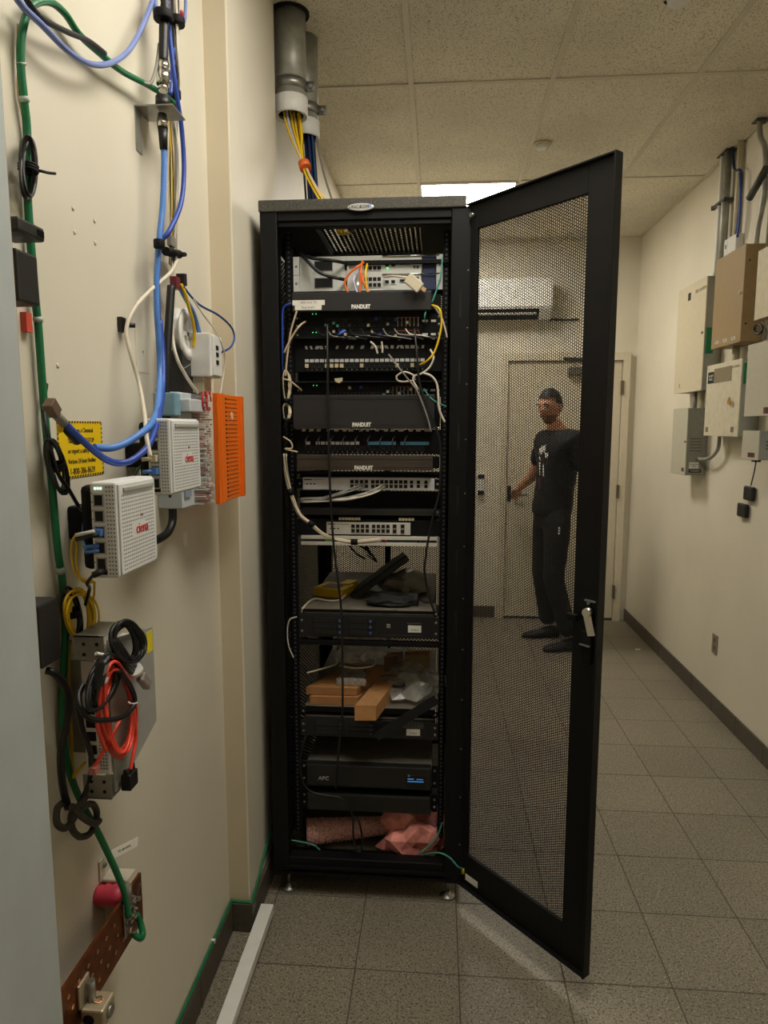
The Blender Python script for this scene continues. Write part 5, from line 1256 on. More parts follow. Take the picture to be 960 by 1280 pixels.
MB().box(WL, WL+.004, p.y-.024, p.y-.004, p.z, p.z+.045).build('hook', M('bracket_beige', (190, 182, 164), .5), t, bevel=.003); MB().lathe((WL+.004, p.y-.008, p.z+.028), (1, 0, 0), [(0, .006), (.004, .005)], 10).build('screw', steel, t, True)
t = thing('insulator', 'red ribbed insulator behind the copper bar', 'insulator', V((WL, 1.16, .70)))
MB().lathe((WL, 1.178, .712), (1, 0, 0), [(0, .016), (.006, .019), (.012, .017), (.018, .021), (.026, .018), (.034, .021), (.044, .018), (.055, .015)], 20).build('body', M('insulator_red', (206, 60, 84), .45, 0, .1), t, True)

# ground wire along the baseboard and raceway strip on the floor
z = BH+.004
cable('ground_wire', 'thin green ground wire following the top of the left baseboard', [V((WL+.006, -.2, z)), V((WL+.006, .8, z)), V((WL+.006, 1.6, z)), V((WL+.006, 1.95, z)), V((WL+.008, PY0-.006, z)), V((WL+.03, PY0-.007, z)), V((PIL-.002, PY0-.007, z)), V((PIL+.007, PY0-.003, z+.001)), V((PIL+.007, 2.05, z+.02)), V((PIL+.007, 2.2, z+.07)), V((PIL+.006, 2.4, z+.08))], .0042, grn_c)
for i, yy in enumerate((1.80, 1.35)): tag(MB().box(WL, WL+.011, yy-.004, yy+.004, z-.006, z+.006).build('wire_staple', white, None), ('white clip on the baseboard wire nearer the column', 'white clip on the baseboard wire farther from the column')[i], 'clip')
A, B = V((-.545, 2.03, .055)), V((-.555, 1.18, .035))
t = thing('raceway_strip', 'white plastic raceway strip lying on the floor along baseboard', 'raceway', (A+B)/2-V((0, 0, .03)))
d = (B-A)/2; sd = d.normalized().cross(V((0, 0, 1)))
MB().ob((A+B)/2-V((0, 0, .001)), d, sd*.021, V((0, 0, .0018))).build('top_face', white, t, bevel=.0008)
for s_ in (-1, 1): MB().ob((A+B)/2+sd*(.020*s_)-V((0, 0, .015)), d, sd*.0012, V((0, 0, .014))).build('side_wall', white, t)

# ================= right wall =================
pale = M('panel_pale', (208, 198, 170), .45, 0, .03); pgrey = M('panel_grey', (160, 160, 148), .45, 0, .03); beige = M('panel_beige', (156, 130, 88), .45, 0, .04)
pgrey2 = M('panel_light_grey', (188, 184, 166), .45, 0, .03); brown = M('plate_brown', (60, 36, 28), .5)
def wbox(name, lab, X, y0, y1, z0, z1, mat, side=None, lidgap=.004, cat='cabinet'):
    t = thing(name, lab, cat, V((WR, (y0+y1)/2, z0)))
    MB().box(X+.006, WR, y0, y1, z0, z1).build('enclosure', side or mat, t, bevel=.002)
    d = MB().box(X, X+.006, y0-.002, y1+.002, z0-.002, z1+.002).build('door', mat, t, bevel=.002)
    return t, d
def plate(t, X, y0, y1, z0, z1, mat, name='nameplate', th=.0008): return MB().box(X-th, X, y0, y1, z0, z1).build(name, mat, t)
def knob(t, X, y, z, r=.008, mat=steel, name='lock'): return MB().lathe((X, y, z), (-1, 0, 0), [(0, r), (.006, r), (.008, r*.6)], 14).build(name, mat, t, True)
tA, dA = wbox('alarm_cabinet', 'tall pale cabinet set deepest along the right wall', 1.49, 4.05, 4.50, 1.825, 2.452, pale, pgrey)
p = RW(862, 371, .1); plate(dA, 1.49, p.y-.022, p.y+.022, p.z-.022, p.z+.022, ink, 'dark_square')
text('FIRE ALARM', .03, (1.489, RW(876, 362, .1).y, RW(876, 362, .1).z), (0, -1, 0), (0, 0, 1), M('faint_ink', (150, 138, 112), .7), dA)
knob(dA, 1.49, 4.075, RW(877, 416, .1).z); p = RW(848, 483, .1); text('R', .04, (1.489, p.y-.02, p.z), (0, -1, 0), (0, 0, 1), M('faint_ink', (150, 138, 112), .7), dA, 'printed_mark')
MB().box(1.50, 1.54, 4.040, 4.049, 2.03, 2.17).build('green_terminal', M('terminal_green', (20, 122, 72), .45), tA, bevel=.002)
tB, dB = wbox('beige_cabinet', 'tan beige metal cabinet mounted highest and in front of the pale one', 1.478, 3.55, 3.905, 2.035, 2.497, beige, M('panel_beige_side', (150, 126, 86), .45))
knob(dB, 1.478, 3.575, RW(924, 367, .11).z, .007, white)
for k, px in enumerate((896, 906, 916.5)):
    p = RW(px, 428-2.6*k, .112); plate(dB, 1.478, p.y-.022, p.y+.022, p.z-.007, p.z+.007, paper, 'paper_label'); text('ZONE '+str(k+1), .009, (1.4768, p.y, p.z), (0, -1, 0), (0, 0, 1), ink, dB, 'label_lettering')
m = MB()
for zz in (2.12, 2.42): m.lathe((1.5, 3.548, zz), (0, -1, 0), [(0, .005), (.003, .004)], 10)
m.build('side_screws', hole, tB)
tC, dC = wbox('alarm_panel', 'white control panel with window and brass keys in its lock', 1.49, 3.54, 3.972, 1.57, 1.95, M('panel_white', (210, 202, 178), .45), pgrey)
a, b = RW(893, 464, .1), RW(914, 478, .1); plate(dC, 1.49, b.y, a.y, RW(900, 478, .1).z, RW(900, 460, .1).z, M('window_glass', (120, 108, 84), .12), 'window', .001)
a, b = RW(885.5, 466, .1), RW(892, 479, .1); plate(dC, 1.49, b.y, a.y, b.z, a.z, ink, 'black_placard')
text('ALARM\nPANEL', .018, (1.4888, (a.y+b.y)/2, (a.z+b.z)/2), (0, -1, 0), (0, 0, 1), whiteink, dC, 'placard_lettering')
text('SECUTRON', .017, (1.489, RW(920, 457, .1).y, RW(920, 458, .1).z), (0, -1, 0), (0, 0, 1), M('faint_ink', (150, 138, 112), .7), dC)
k_ = knob(dC, 1.49, RW(912, 499, .1).y, RW(912, 499, .1).z, .010, brass)
for dy, dz in ((.008, -.012), (-.012, -.010), (-.022, -.016)): MB().ob((1.478, RW(914, 500, .1).y+dy, RW(914, 500, .1).z+dz), V((.0012, 0, 0)), V((0, .008, 0)), V((0, .003, .012))).build('brass_key', brass, dC, bevel=.001)
for px in (883.5, 915): 
    p = RW(px, 537, .1); plate(dC, 1.49, p.y-.018, p.y+.018, p.z-.014, p.z+.014, M('mark_grey', (120, 112, 96), .6), 'printed_mark')
MB().box(1.50, 1.53, 3.53, 3.539, 1.83, 1.93).build('green_terminal', M('terminal_green', (20, 122, 72), .45), tC, bevel=.002)
tD, dD = wbox('power_box', 'grey box with vent slots below the tall pale cabinet', 1.467, 4.17, 4.415, 1.332, 1.727, pgrey2, M('panel_mid_grey', (138, 138, 126), .45))
m = MB()
for i in range(6):
    for j in range(5): m.box(1.49+.012*i, 1.497+.012*i, 4.1682, 4.17, 1.545-.018*j, 1.551-.018*j)
m.build('vent_slots', M('slot_dark', (70, 68, 60), .7), tD)
MB().box(1.49, 1.545, 4.1683, 4.17, 1.372, 1.408).build('caution_label', paper, tD); MB().box(1.49, 1.56, 4.1683, 4.17, 1.348, 1.366).build('warning_label', ink, tD)
text('WARNING', .011, (1.525, 4.168, 1.357), (1, 0, 0), (0, 0, 1), whiteink, tD, 'warning_lettering'); text('CAUTION\n120V', .011, (1.5175, 4.168, 1.39), (1, 0, 0), (0, 0, 1), ink, tD, 'caution_lettering')
plate(dD, 1.467, 4.185, 4.225, 1.352, 1.375, brown); knob(dD, 1.467, 4.182, 1.53, .006)
tE, dE = wbox('grey_cabinet', 'large grey-white cabinet cut by right edge of view, with red plate', 1.45, 2.95, 3.385, 1.668, 1.995, pgrey2, pgrey)
p = RW(957, 513, .14); plate(dE, 1.45, p.y-.045, p.y+.012, p.z-.014, p.z+.014, brown); plate(dE, 1.45, p.y+.012, p.y+.022, p.z-.014, p.z+.014, redink, 'red_end')
MB().box(1.50, 1.53, 3.386, 3.395, 1.86, 1.94).build('green_terminal', M('terminal_green', (20, 122, 72), .45), tE)
tF, dF = wbox('small_grey_box', 'small grey box with round vents under the grey-white cabinet', 1.462, 3.245, 3.412, 1.467, 1.598, pgrey2, M('panel_blue_grey', (150, 152, 146), .45))
p = RW(939, 569, .128); plate(dF, 1.462, p.y-.034, p.y+.03, p.z-.010, p.z+.012, brown); plate(dF, 1.462, p.y+.03, p.y+.038, p.z-.010, p.z+.012, redink, 'red_end')
m = MB()
for i in range(4):
    for j in range(3): m.lathe((1.50+.016*i, 3.245, 1.55-.016*j), (0, -1, 0), [(.0003, .004), (.0008, .004)], 8)
m.build('round_vents', M('slot_dark', (70, 68, 60), .7), tF)
MB().box(1.50, 1.53, 3.36, 3.39, 1.452, 1.467).build('bottom_connector', plastic, tF)
tG, dG = wbox('pale_cabinet', 'pale cabinet at the right edge above the grey-white one', 1.45, 2.9, 3.345, 2.105, 2.41, M('panel_cream', (206, 196, 166), .45), M('panel_beige_side', (150, 126, 86), .45))
# pipes between cabinets
def rp(name, lab, pts, r, mat, cat='conduit', group=None): return cable(name, lab, pts, r, mat, cat, group, n=10)
rp('short_conduit', 'short steel nipple joining tall pale cabinet to grey box', [V((1.54, 4.27, 1.72)), V((1.54, 4.27, 1.83))], .012, steel)
rp('short_conduit', 'pale flat nipple beside steel one under tall cabinet', [V((1.56, 4.22, 1.72)), V((1.56, 4.22, 1.83))], .014, pale)
rp('short_conduit', 'pale nipple joining the tan cabinet to the white panel', [V((1.55, 3.76, 1.94)), V((1.55, 3.76, 2.04))], .018, pale)
rp('short_conduit', 'steel nipple between grey-white cabinet and small box', [V((1.54, 3.30, 1.59)), V((1.54, 3.30, 1.675))], .014, steel)
rp('flexible_conduit', 'grey flexible conduit bending from white panel to grey box', [V((1.54, 3.88, 1.575)), V((1.545, 3.90, 1.50)), V((1.545, 3.98, 1.45)), V((1.54, 4.08, 1.43)), V((1.54, 4.17, 1.43))], .010, galv)
rp('ring_cable', 'coiled black cable hanging under the pale right-edge cabinet', [RW(948+5*math.cos(s), 411+6*math.sin(s), .08+.004*s) for s in [k*.7 for k in range(15)]], .006, blk_c, 'cable')
rp('ring_cable', 'grey cable loop between the two right-edge cabinets', [RW(953, 404, .07), RW(957, 414, .08), RW(955, 424, .08)], .008, gry_c, 'cable')
# vertical conduits
rp('white_conduit', 'slim white conduit rising to ceiling above the tall pale cabinet', [V((1.55, 4.09, ZC+.01)), V((1.55, 4.09, 2.7)), V((1.55, 4.10, 2.46))], .013, white)
t = thing('steel_conduit', 'steel conduit rising to the ceiling beside slim white one', 'conduit', V((1.555, 4.02, 2.4)))
MB().cyl((1.555, 4.03, 2.40), (1.555, 4.03, ZC+.01), .021, n=18).build('pipe', galv, t, True)
MB().box(1.53, 1.585, 3.99, 4.15, 2.835, 2.85).build('strap', M('strap_dark', (70, 66, 58), .5), t, bevel=.003); MB().cyl((1.55, 4.15, 2.842), (1.53, 4.16, 2.842), .013, n=12).build('strap_bolt', M('strap_dark', (70, 66, 58), .5), t, True)
rp('beige_conduit', 'beige flat chase rising to ceiling right of steel conduit', [V((1.57, 3.91, 2.55)), V((1.57, 3.91, ZC+.01))], .015, pale)
rp('navy_cable', 'navy cable hanging from ceiling hole to the white outlet box', [V((1.56, 3.99, ZC+.01)), V((1.56, 3.95, 2.98)), V((1.555, 3.85, 2.93)), V((1.555, 3.84, 2.8)), V((1.555, 3.86, 2.62))], .007, M('cable_navy', (24, 42, 84), .45), 'cable')
rp('navy_cable', 'second navy cable dropping behind the tan cabinet', [V((1.55, 3.85, 2.93)), V((1.55, 3.82, 2.75)), V((1.55, 3.835, 2.6))], .006, blu_c, 'cable')
a, b = RW(903, 300, .04), RW(919, 325, .04)
t = thing('outlet_box', 'small white outlet box on the wall above the tan cabinet', 'outlet', V((WR, 3.9, 2.5)))
MB().box(1.55, WR, 3.85, 4.0, 2.48, 2.625).build('case', white, t, bevel=.003)
MB().box(1.549, 1.5505, 3.955, 3.99, 2.49, 2.615).build('cover', white, t)
for zz in (2.52, 2.575): MB().box(1.548, 1.5495, 3.967, 3.978, zz, zz+.02).build('socket', hole, t)
rp('bent_conduit', 'bent grey conduit falling from ceiling at the right edge', [V((1.55, 3.66, ZC+.01)), V((1.55, 3.64, 3.02)), V((1.55, 3.58, 2.94)), V((1.55, 3.56, 2.82)), V((1.55, 3.56, 2.7)), V((1.55, 3.6, 2.58)), V((1.55, 3.61, 2.49))], .013, galv)
rp('black_pipe', 'short dark pipe offcut slanting at the right edge', [RW(937, 248, .06), RW(958, 210, .06)], .017, M('pipe_dark', (58, 58, 54), .5), 'pipe')
rp('grey_conduit', 'straight grey conduit at the extreme right above tan cabinet', [V((1.56, 3.50, ZC+.01)), V((1.56, 3.50, 2.41))], .012, galv)
t = thing('ceiling_flange', 'dark metal flange where the bent conduit meets ceiling', 'flange', V((1.55, 3.66, ZC))); MB().box(1.525, WR, 3.63, 3.69, ZC-.006, ZC-.001).build('plate', M('strap_dark', (70, 66, 58), .5), t, bevel=.001)
t = thing('ceiling_flange', 'dark metal flange at top of steel and white conduits', 'flange', V((1.55, 4.06, ZC))); MB().box(1.53, WR, 3.99, 4.12, ZC-.006, ZC-.001).build('plate', M('strap_dark', (70, 66, 58), .5), t, bevel=.001)
# adapters on the wall, outlet plate
rp('adapter_cord', 'thin black cord from the small box down to wall adapter', [V((1.515, 3.375, 1.455)), V((1.53, 3.42, 1.40)), V((1.55, 3.49, 1.33))], .003, blk_c, 'cable')
for (px0, py0, px1, py1, lab) in ((929, 606, 939, 628, 'black wall adapter, upper of the two on right wall'), (921, 626, 931, 650, 'black wall adapter, lower of the two on right wall')):
    a, b = RW(px0, (py0+py1)/2-10, .025), RW(px1, (py0+py1)/2+10, .025)
    t = thing('wall_adapter', lab, 'power adapter', V((WR, (a.y+b.y)/2, b.z)), 'black adapters on the right wall')
    MB().box(1.565, WR-.004, b.y, a.y, min(a.z, b.z), max(a.z, b.z)).build('case', plastic, t, bevel=.008); MB().box(WR-.01, WR, b.y+.02, a.y-.02, min(a.z, b.z)+.02, max(a.z, b.z)-.02).build('prong_base', plastic, t)
p = RW(894, 805, 0); t = thing('outlet_plate', 'grey outlet plate low on the right wall', 'outlet', V((WR, p.y, p.z-.055)))
MB().box(WR-.005, WR, p.y-.036, p.y+.036, p.z-.056, p.z+.056).build('plate', M('plate_grey2', (150, 140, 120), .45, .3), t, bevel=.002)
for dz in (-.022, .022): MB().lathe((WR-.005, p.y, p.z+dz), (-1, 0, 0), [(0, .015), (.001, .014)], 16).build('socket', M('socket_dark', (96, 88, 74), .5), t)

# ================= far wall =================
DX0, DX1, DZ = .575, 1.475, 2.14
frm = M('frame_paint', (212, 202, 178), .45, 0, .03); dpaint = M('door_paint', (208, 198, 174), .42, 0, .04)
d1 = struct(MB().box(DX0, DX1, YB-.02, YB+.03, .008, DZ).build('door_1', dpaint, None, bevel=.002))
for b in ((DX0-.055, DX0-.004, YB-.045, YB, 0, DZ+.07), (DX1+.004, DX1+.06, YB-.045, YB, 0, DZ+.07), (DX0-.004, DX1+.004, YB-.045, YB, DZ+.006, DZ+.07)): MB().box(*b).build('door_frame', frm, d1, bevel=.002)
for zz in (1.93, 1.09, .25): MB().box(DX1-.006, DX1+.012, YB-.05, YB-.02, zz-.055, zz+.055).cyl((DX1+.003, YB-.052, zz-.055), (DX1+.003, YB-.052, zz+.055), .008, n=10).build('hinge', M('hinge_grey', (120, 112, 92), .4, .7), d1)
m = MB(); m.lathe((DX0+.06, YB-.02, 1.06), (0, -1, 0), [(0, .028), (.008, .028), (.01, .012), (.045, .012)], 18); m.cyl((DX0+.06, YB-.062, 1.06), (DX0+.17, YB-.065, 1.06), .011, n=12); m.build('lever_handle', steel, d1, True)
MB().box(DX0+.01, DX0+.04, YB-.024, YB-.02, 1.0, 1.13).build('latch_guard', M('guard_dark', (40, 38, 36), .5), d1)
MB().box(DX0, DX1, YB-.021, YB+.03, .001, .02).build('threshold', M('sweep_dark', (60, 56, 48), .6), d1)
t = thing('door_closer', 'grey door closer with folded arm at top of far door', 'door closer', V((1.1, YB-.06, 2.03)))
MB().box(1.04, 1.30, YB-.085, YB-.021, 2.03, 2.09).build('body', M('closer_grey', (120, 118, 108), .4, .4), t, bevel=.008)
MB().ob((1.10, YB-.10, 2.15), V((.09, 0, -.004)), V((0, .006, 0)), V((0, 0, .012))).ob((1.03, YB-.09, 2.155), V((.04, .035, 0)), V((0, .006, 0)), V((0, 0, .008))).build('arm', M('closer_dark', (70, 68, 62), .4, .4), t, bevel=.002)
MB().cyl((1.17, YB-.1, 2.09), (1.17, YB-.1, 2.15), .01, n=10).build('pivot', steel, t, True)
# split air conditioner
ax1 = DY(692, 345, 5.52).x; az1 = DY(692, 345, 5.52).z; az0 = DY(692, 397, 5.52).z; ax0 = ax1-.85
t = thing('air_conditioner', 'white split air conditioner high on the far wall', 'air conditioner', V(((ax0+ax1)/2, YB-.1, az0)))
acw = M('ac_white', (232, 228, 220), .4, 0, .02)
MB().prism([(ax0, 5.52, az0+.075), (ax0, 5.515, az1-.03), (ax0, 5.55, az1), (ax0, YB, az1), (ax0, YB, az0+.01), (ax0, 5.60, az0)], (ax1-ax0, 0, 0)).build('casing', acw, t, bevel=.008)
MB().prism([(ax0+.03, 5.524, az0+.07), (ax0+.03, 5.60, az0-.002), (ax0+.03, 5.61, az0+.02), (ax0+.03, 5.54, az0+.07)], (ax1-ax0-.13, 0, 0)).build('outlet_slot', M('slot_black', (20, 20, 20), .6), t)
MB().ob(((ax0+ax1)/2-.05, 5.553, az0+.038), V(((ax1-ax0)/2-.07, 0, 0)), V((0, .007, -.006)), V((0, .001, .0015))).build('flap', acw, t)
MB().box(ax0, ax1, 5.513, 5.516, az0+.085, az0+.088).build('panel_seam', M('seam_grey', (150, 148, 140), .5), t)
cable('ac_pipe', 'dark refrigerant line from air conditioner towards the right', [V((ax1-.01, YB-.02, az0+.02)), V((ax1+.1, YB-.015, az0+.01)), V((ax1+.24, YB-.015, az0+.012))], .008, M('pipe_dark', (58, 58, 54), .5), 'pipe')
t = thing('card_reader', 'black and white card reader left of the far door', 'card reader', V((.36, YB, 1.06)))
p = DY(601, 605, YB); MB().box(p.x-.028, p.x+.028, YB-.03, YB, p.z-.085, p.z+.085).build('case', white, t, bevel=.004)
for dz in (-.07, .065): MB().box(p.x-.024, p.x+.024, YB-.034, YB-.028, p.z+dz-.018, p.z+dz+.018).build('dark_window', plastic, t, bevel=.002)
p = DY(586, 581, YB); t = thing('door_button', 'small dark push button beside rack edge on far wall', 'button', V((p.x, YB, p.z)))
MB().lathe((p.x, YB, p.z), (0, -1, 0), [(0, .022), (.02, .02), (.03, .012)], 16).build('knob', plastic, t, True)
p = DY(588, 466, YB); t = thing('wall_camera', 'small dark dome camera on far wall near rack edge', 'camera', V((p.x, YB, p.z)))
MB().box(p.x-.03, p.x+.05, YB-.06, YB, p.z, p.z+.025).build('mount', white, t, bevel=.004); MB().lathe((p.x+.01, YB-.035, p.z), (0, 0, -1), [(0, .04), (.015, .036), (.026, .02)], 16).build('dome', plastic, t, True)

# ceiling fittings
p = FZ(678, 180, ZC); t = thing('smoke_detector', 'round white smoke detector on the ceiling above open door', 'smoke detector', p-V((0, 0, .03)))
MB().lathe(p, (0, 0, -1), [(-.002, .045), (.004, .046), (.008, .044)], 24).build('base', offw, t, True); MB().lathe(p, (0, 0, -1), [(.008, .034), (.022, .030), (.026, .018)], 24).build('head', white, t, True)
p = V((.81, 2.60, ZC)); t = thing('smoke_detector', 'round slotted detector at the top edge of the view', 'smoke detector', p-V((0, 0, .04)))
MB().lathe(p, (0, 0, -1), [(-.002, .06), (.014, .06), (.018, .052)], 28).build('base', offw, t, True); MB().lathe(p, (0, 0, -1), [(.018, .042), (.04, .036), (.046, .02)], 24).build('head', white, t, True)
m = MB()
for k in range(8):
    a = k*math.pi/4; m.ob(p+V((.045*math.cos(a), .045*math.sin(a), -.019)), V((.007*math.cos(a), .007*math.sin(a), 0)), V((-.009*math.sin(a), .009*math.cos(a), 0)), V((0, 0, .002)))
m.build('slots', hole, t)
p = FZ(797, 812, 0); t = thing('paper_scrap', 'tiny white paper scrap on floor near far baseboard', 'paper', p); MB().prism([p+V((-.02, -.008, .001)), p+V((.018, -.012, .001)), p+V((.022, .01, .001)), p+V((-.012, .014, .001))], (0, 0, .0025)).build('scrap', paper, t)

# ================= person =================
def skin_mesh(verts, edges, root, sub=2):
    names = list(verts); me = bpy.data.meshes.new('tmp'); me.from_pydata([verts[n][0] for n in names], [(names.index(a), names.index(b)) for a, b in edges], [])
    o = bpy.data.objects.new('tmp', me); C.objects.link(o)
    sk = o.modifiers.new('skin', 'SKIN'); sk.use_smooth_shade = True
    for i, n in enumerate(names):
        r = verts[n][1]; d = me.skin_vertices[0].data[i]; d.radius = r if isinstance(r, tuple) else (r, r); d.use_root = (n == root)
    s = o.modifiers.new('sub', 'SUBSURF'); s.levels = sub; s.render_levels = sub
    bpy.context.view_layer.update()
    out = bpy.data.meshes.new_from_object(o.evaluated_get(bpy.context.evaluated_depsgraph_get()))
    vs = [v.co.copy() for v in out.vertices]; fs = [tuple(p.vertices) for p in out.polygons]
    bpy.data.objects.remove(o); bpy.data.meshes.remove(me); bpy.data.meshes.remove(out)
    return vs, fs
PO = V((.86, 5.0, 0))
pel, wai, che, nec = V((.835, 5.03, .99)), V((.85, 5.01, 1.16)), V((.875, 5.0, 1.40)), V((.842, 4.988, 1.60))
shL, shR = V((.965, 4.85, 1.515)), V((.80, 5.15, 1.52))
elL, wrL = V((1.06, 4.85, 1.22)), V((1.02, 4.84, .97))
elR, wrR = V((.735, 5.27, 1.25)), V((.655, 5.50, 1.125))
hpL, knL, anL = V((.87, 4.935, .93)), V((.845, 4.90, .52)), V((.975, 4.89, .095))
hpR, knR, anR = V((.815, 5.12, .93)), V((.80, 5.14, .52)), V((.87, 5.19, .10))
hc_ = V((.795, 4.965, 1.755))
person = thing('person', 'man in black t-shirt and trousers standing by the far door, hand on its handle', 'person', V((.9, 5.03, 0)))
body = MB()
vs, fs = skin_mesh({'pel': (pel, .09), 'wai': (wai, .095), 'che': (che, .115), 'upc': (V((.862, 4.995, 1.50)), .09), 'nec': (nec, .062), 'hd0': (V((.815, 4.978, 1.68)), .06),
    'shL': (shL, .062), 'elL': (elL, .046), 'wrL': (wrL, .030), 'shR': (shR, .062), 'elR': (elR, .045), 'wrR': (wrR, .030),
    'hpL': (hpL, .08), 'knL': (knL, .058), 'anL': (anL, .045), 'hpR': (hpR, .08), 'knR': (knR, .058), 'anR': (anR, .045)},
    [('pel', 'wai'), ('wai', 'che'), ('che', 'upc'), ('upc', 'nec'), ('nec', 'hd0'), ('upc', 'shL'), ('shL', 'elL'), ('elL', 'wrL'), ('upc', 'shR'), ('shR', 'elR'), ('elR', 'wrR'), ('pel', 'hpL'), ('hpL', 'knL'), ('knL', 'anL'), ('pel', 'hpR'), ('hpR', 'knR'), ('knR', 'anR')], 'pel', 2)
body.add(vs, fs)
def hand(wr, d, up, curl, side):                 # palm, four fingers of different length, thumb from the palm's side
    d = V(d).normalized(); up = V(up); up = (up-d*up.dot(d)).normalized(); s = d.cross(up)*side
    V_ = {'w': (wr, .026), 'p1': (wr+d*.035, (.034, .020)), 'p2': (wr+d*.075, (.037, .018))}; E_ = [('w', 'p1'), ('p1', 'p2')]
    body.add(*skin_mesh(V_, E_, 'w', 1))
    for k, (off, ln) in enumerate(((-.030, .072), (-.010, .082), (.010, .077), (.029, .060))):
        b = wr+d*.078+s*off; pts = [b-d*.02]; dd = d.copy(); q = b
        for j, f in enumerate((.45, .32, .23)):
            dd = (dd*math.cos(curl)-up*math.sin(curl)).normalized(); up2 = up; q = q+dd*ln*f; pts.append(q)
            up_ = (up*math.cos(curl)+d*math.sin(curl)).normalized()
        body.add(*skin_mesh({str(i): (p, .0098-.0009*i) for i, p in enumerate(pts)}, [(str(i), str(i+1)) for i in range(3)], '0', 1))
    b = wr+d*.03-s*.026; body.add(*skin_mesh({'0': (b, .012), '1': (b+d*.03-s*.022-up*.01, .0115), '2': (b+d*.058-s*.018-up*.026, .010)}, [('0', '1'), ('1', '2')], '0', 1))
hand(wrR, V((-.1, 1, -.35)), V((0, .25, 1)), .75, 1)
hand(wrL, V((-.12, .05, -1)), V((.9, -.3, 0)), .35, -1)
# head
fd = V((-.66, -.75, -.06)).normalized(); upv = V((0, 0, 1)); upv = (upv-fd*fd.z).normalized(); rt = fd.cross(upv)
def hp(f, r, u): return hc_+fd*f+rt*r+upv*u
bm = bmesh.new(); bmesh.ops.create_uvsphere(bm, u_segments=36, v_segments=28, radius=1)
def headpt(co, grow=0.):
    x, y, z = co.x, co.y, co.z               # x right, y forward, z up
    rx, ry, rz = .076, .096, .122
    px, py, pz = x*rx, y*ry, z*rz
    if z < 0:
        k = 1-.42*(-z)**1.6; px *= k; 
        if y > 0: py *= 1-.10*(-z)
        else: py *= 1-.35*(-z)
    if y < 0: py *= 1.06
    if y > .3:
        py += .022*math.exp(-((px)/.011)**2)*math.exp(-((pz+.018)/.020)**2)            # nose
        py += .006*math.exp(-((px)/.04)**2)*math.exp(-((pz-.026)/.012)**2)             # brow
        py -= .009*(math.exp(-((px-.030)/.014)**2)+math.exp(-((px+.030)/.014)**2))*math.exp(-((pz-.006)/.011)**2)
        py += .006*math.exp(-((px)/.022)**2)*math.exp(-((pz+.060)/.010)**2)            # lips
        py += .010*math.exp(-((px)/.026)**2)*math.exp(-((pz+.100)/.018)**2)            # chin
    n = V((px, py, pz)); 
    return n*(1+grow)
hv = [v.co.copy() for v in bm.verts]; hf = [tuple(v.index for v in f.verts) for f in bm.faces]; bm.free()
w3 = lambda p: hp(p.y, p.x, p.z)
body.add([w3(headpt(c)) for c in hv], hf)
for s in (-1, 1):
    e = hp(-.01, .076*s, -.002); m2 = MB(); m2.lathe(e, rt*s, [(-.006, .020), (.004, .024), (.010, .022), (.012, .016)], 14)
    for p in m2.v:
        q = p-e; p -= fd*(q.dot(fd)*.4)
    body.add(m2.v, m2.f)
body.build('body', skin, person, True)
# hair: cap of the upper and back head
def shell(test, grow): 
    keep = [f for f in hf if all(test(hv[i]) for i in f)]; idx = sorted({i for f in keep for i in f}); mp = {k: n for n, k in enumerate(idx)}
    return MB().add([w3(headpt(hv[i], grow(hv[i]))) for i in idx], [tuple(mp[i] for i in f) for f in keep])
hair = M('hair_dark', (26, 21, 19), .6, 0, .2, 60)
shell(lambda c: (c.z > .52) or (c.y < .05 and c.z > -.25) or (c.y < .35 and c.z > .15), lambda c: .085+.03*c.z).build('hair', hair, person, True)
shell(lambda c: c.y > .0 and c.z < -.42 and c.z > -.97 and not (abs(c.x) < .28 and -.62 < c.z < -.40), lambda c: .018).build('beard', M('beard_dark', (128, 92, 74), .7, 0, .2, 80), person, True)
for s in (-1, 1): MB().ob(hp(.093, .031*s, .024), rt*.017, upv*.0035, fd*.004).build('eyebrow', hair, person)
for s in (-1, 1): MB().lathe(hp(.076, .030*s, .006), fd, [(0, .010), (.006, .009), (.009, .004)], 12).build('eye', M('eye_dark', (44, 34, 30), .3), person, True)
MB().ob(hp(.0935, 0, -.060), rt*.022, upv*.0025, fd*.004).build('mouth', M('lip', (120, 70, 62), .5), person, bevel=.001)
# clothing
tee = M('tshirt_black', (22, 22, 23), .8, 0, .15, 30, .2); trs = M('trousers_black', (26, 25, 25), .85, 0, .12, 30, .2)
sv, sf = skin_mesh({'hem': (V((.838, 5.03, .935)), .152), 'pw': (V((.84, 5.025, 1.03)), .158), 'wai': (wai, .148), 'che': (che, .158), 'upc': (V((.862, 4.995, 1.50)), .128), 'nec': (V((.85, 4.99, 1.60)), .088),
    'shL': (shL+V((0, 0, .004)), .080), 'slL': (shL+(elL-shL)*.72, .072), 'shR': (shR+V((0, 0, .004)), .080), 'slR': (shR+(elR-shR)*.75, .070)},
    [('hem', 'pw'), ('pw', 'wai'), ('wai', 'che'), ('che', 'upc'), ('upc', 'nec'), ('upc', 'shL'), ('shL', 'slL'), ('upc', 'shR'), ('shR', 'slR')], 'hem', 2)
MB().add(sv, sf).build('t_shirt', tee, person, True)
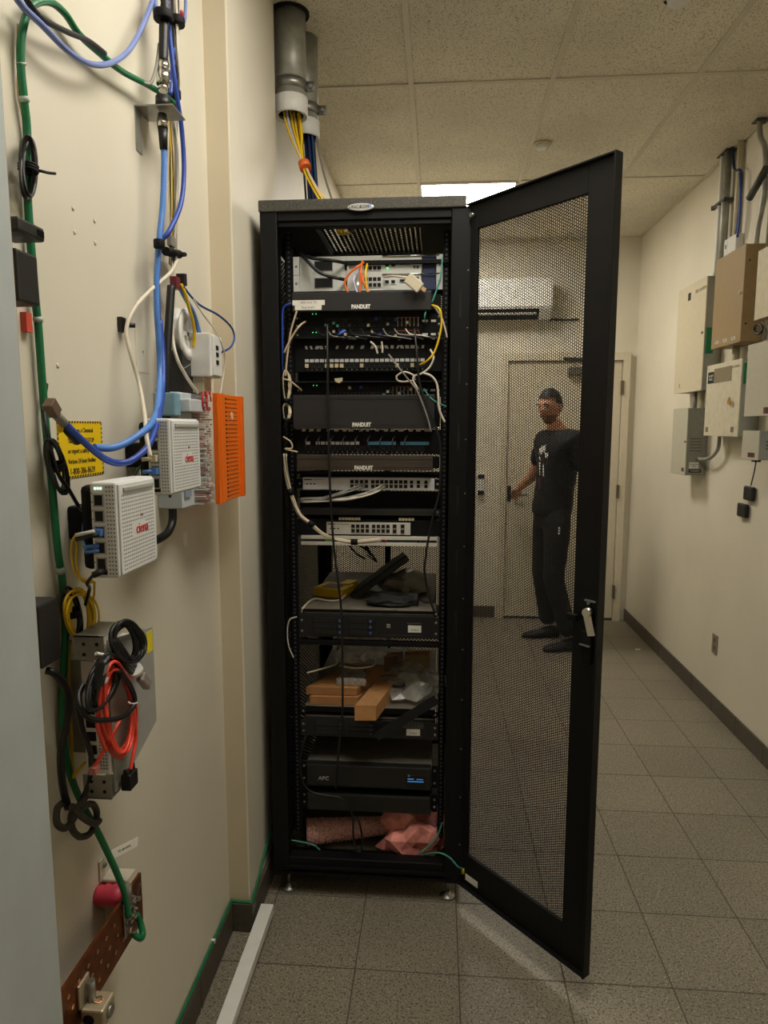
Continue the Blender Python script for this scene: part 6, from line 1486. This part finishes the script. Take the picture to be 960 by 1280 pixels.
tv, tf = skin_mesh({'wst': (V((.84, 5.03, 1.12)), .118), 'pel': (V((.838, 5.03, 1.0)), .128), 'hpL': (hpL, .108), 'tL': (hpL+(knL-hpL)*.5, .092), 'knL': (knL, .080), 'cL': (knL+(anL-knL)*.5, .072), 'anL': (anL+V((0, 0, .0)), .070),
    'hpR': (hpR, .108), 'tR': (hpR+(knR-hpR)*.5, .092), 'knR': (knR, .080), 'cR': (knR+(anR-knR)*.5, .072), 'anR': (anR, .070)},
    [('wst', 'pel'), ('pel', 'hpL'), ('hpL', 'tL'), ('tL', 'knL'), ('knL', 'cL'), ('cL', 'anL'), ('pel', 'hpR'), ('hpR', 'tR'), ('tR', 'knR'), ('knR', 'cR'), ('cR', 'anR')], 'pel', 2)
MB().add(tv, tf).build('trousers', trs, person, True)
for an, dr in ((anL, V((-1, -.28, 0))), (anR, V((-1, -.12, 0)))):
    dr.normalize(); sd = V((0, 0, 1)).cross(dr); prof = []
    m = MB(); n = 16; rings = []
    for s, wd, ht in ((-.085, .020, .05), (-.075, .036, .085), (-.03, .042, .095), (.03, .042, .085), (.09, .046, .062), (.15, .044, .048), (.19, .032, .036), (.205, .012, .02)):
        rings.append([V((an.x, an.y, 0))+dr*s+sd*(wd*math.cos(a))+V((0, 0, max(0, ht*.5+ht*.5*math.sin(a)))) for a in [2*math.pi*i/n for i in range(n)]])
    vs = [p for r in rings for p in r]; fs = [(j*n+i, j*n+(i+1) % n, (j+1)*n+(i+1) % n, (j+1)*n+i) for j in range(len(rings)-1) for i in range(n)]
    fs += [tuple(range(n-1, -1, -1)), tuple((len(rings)-1)*n+i for i in range(n))]
    sh = m.add(vs, fs).build('shoe', M('shoe_black', (20, 19, 19), .6), person, True)
# shirt print, lanyard strip and pocket tag: laid on the shirt surface
from mathutils.bvhtree import BVHTree
bvs = BVHTree.FromPolygons(sv, sf); bvt = BVHTree.FromPolygons(tv, tf)
cp = V((0, 0, CAMH))
def onto(bv, quad, Y, off=.004):
    out = []
    for (a, b) in quad:
        q = DY(a, b, Y); d = (q-cp).normalized(); h = bv.ray_cast(cp, d)
        out.append((h[0]-d*off) if h[0] else q)
    return out
def decal(name, bv, quad, Y, mat):
    pts = onto(bv, quad, Y); MB().prism(pts, V((.002, .004, 0))).build(name, mat, person)
pr = M('print_white', (214, 210, 206), .7, 0, .1)
for q in ([(674, 562), (677, 557), (680, 560), (676, 570)], [(679, 558), (682, 555), (682, 563), (680, 566)], [(681, 566), (686, 566), (684, 572), (682, 573)], [(673, 566), (675, 572), (676, 576), (674, 574)]): decal('shirt_print', bvs, q, 4.85, pr)
decal('shirt_print', bvs, [(674, 578), (675.4, 578), (676, 594), (674.5, 594)], 4.85, pr); decal('shirt_print', bvs, [(678, 580), (679.2, 580), (680.4, 596), (678.8, 596)], 4.85, pr)
decal('shirt_print', bvs, [(674, 597), (676, 597), (675, 612), (673.6, 612)], 4.85, M('print_red', (120, 40, 40), .7))
decal('pocket_tag', bvt, [(698, 659), (700.5, 659), (700, 668), (697.5, 668)], 4.85, pr)
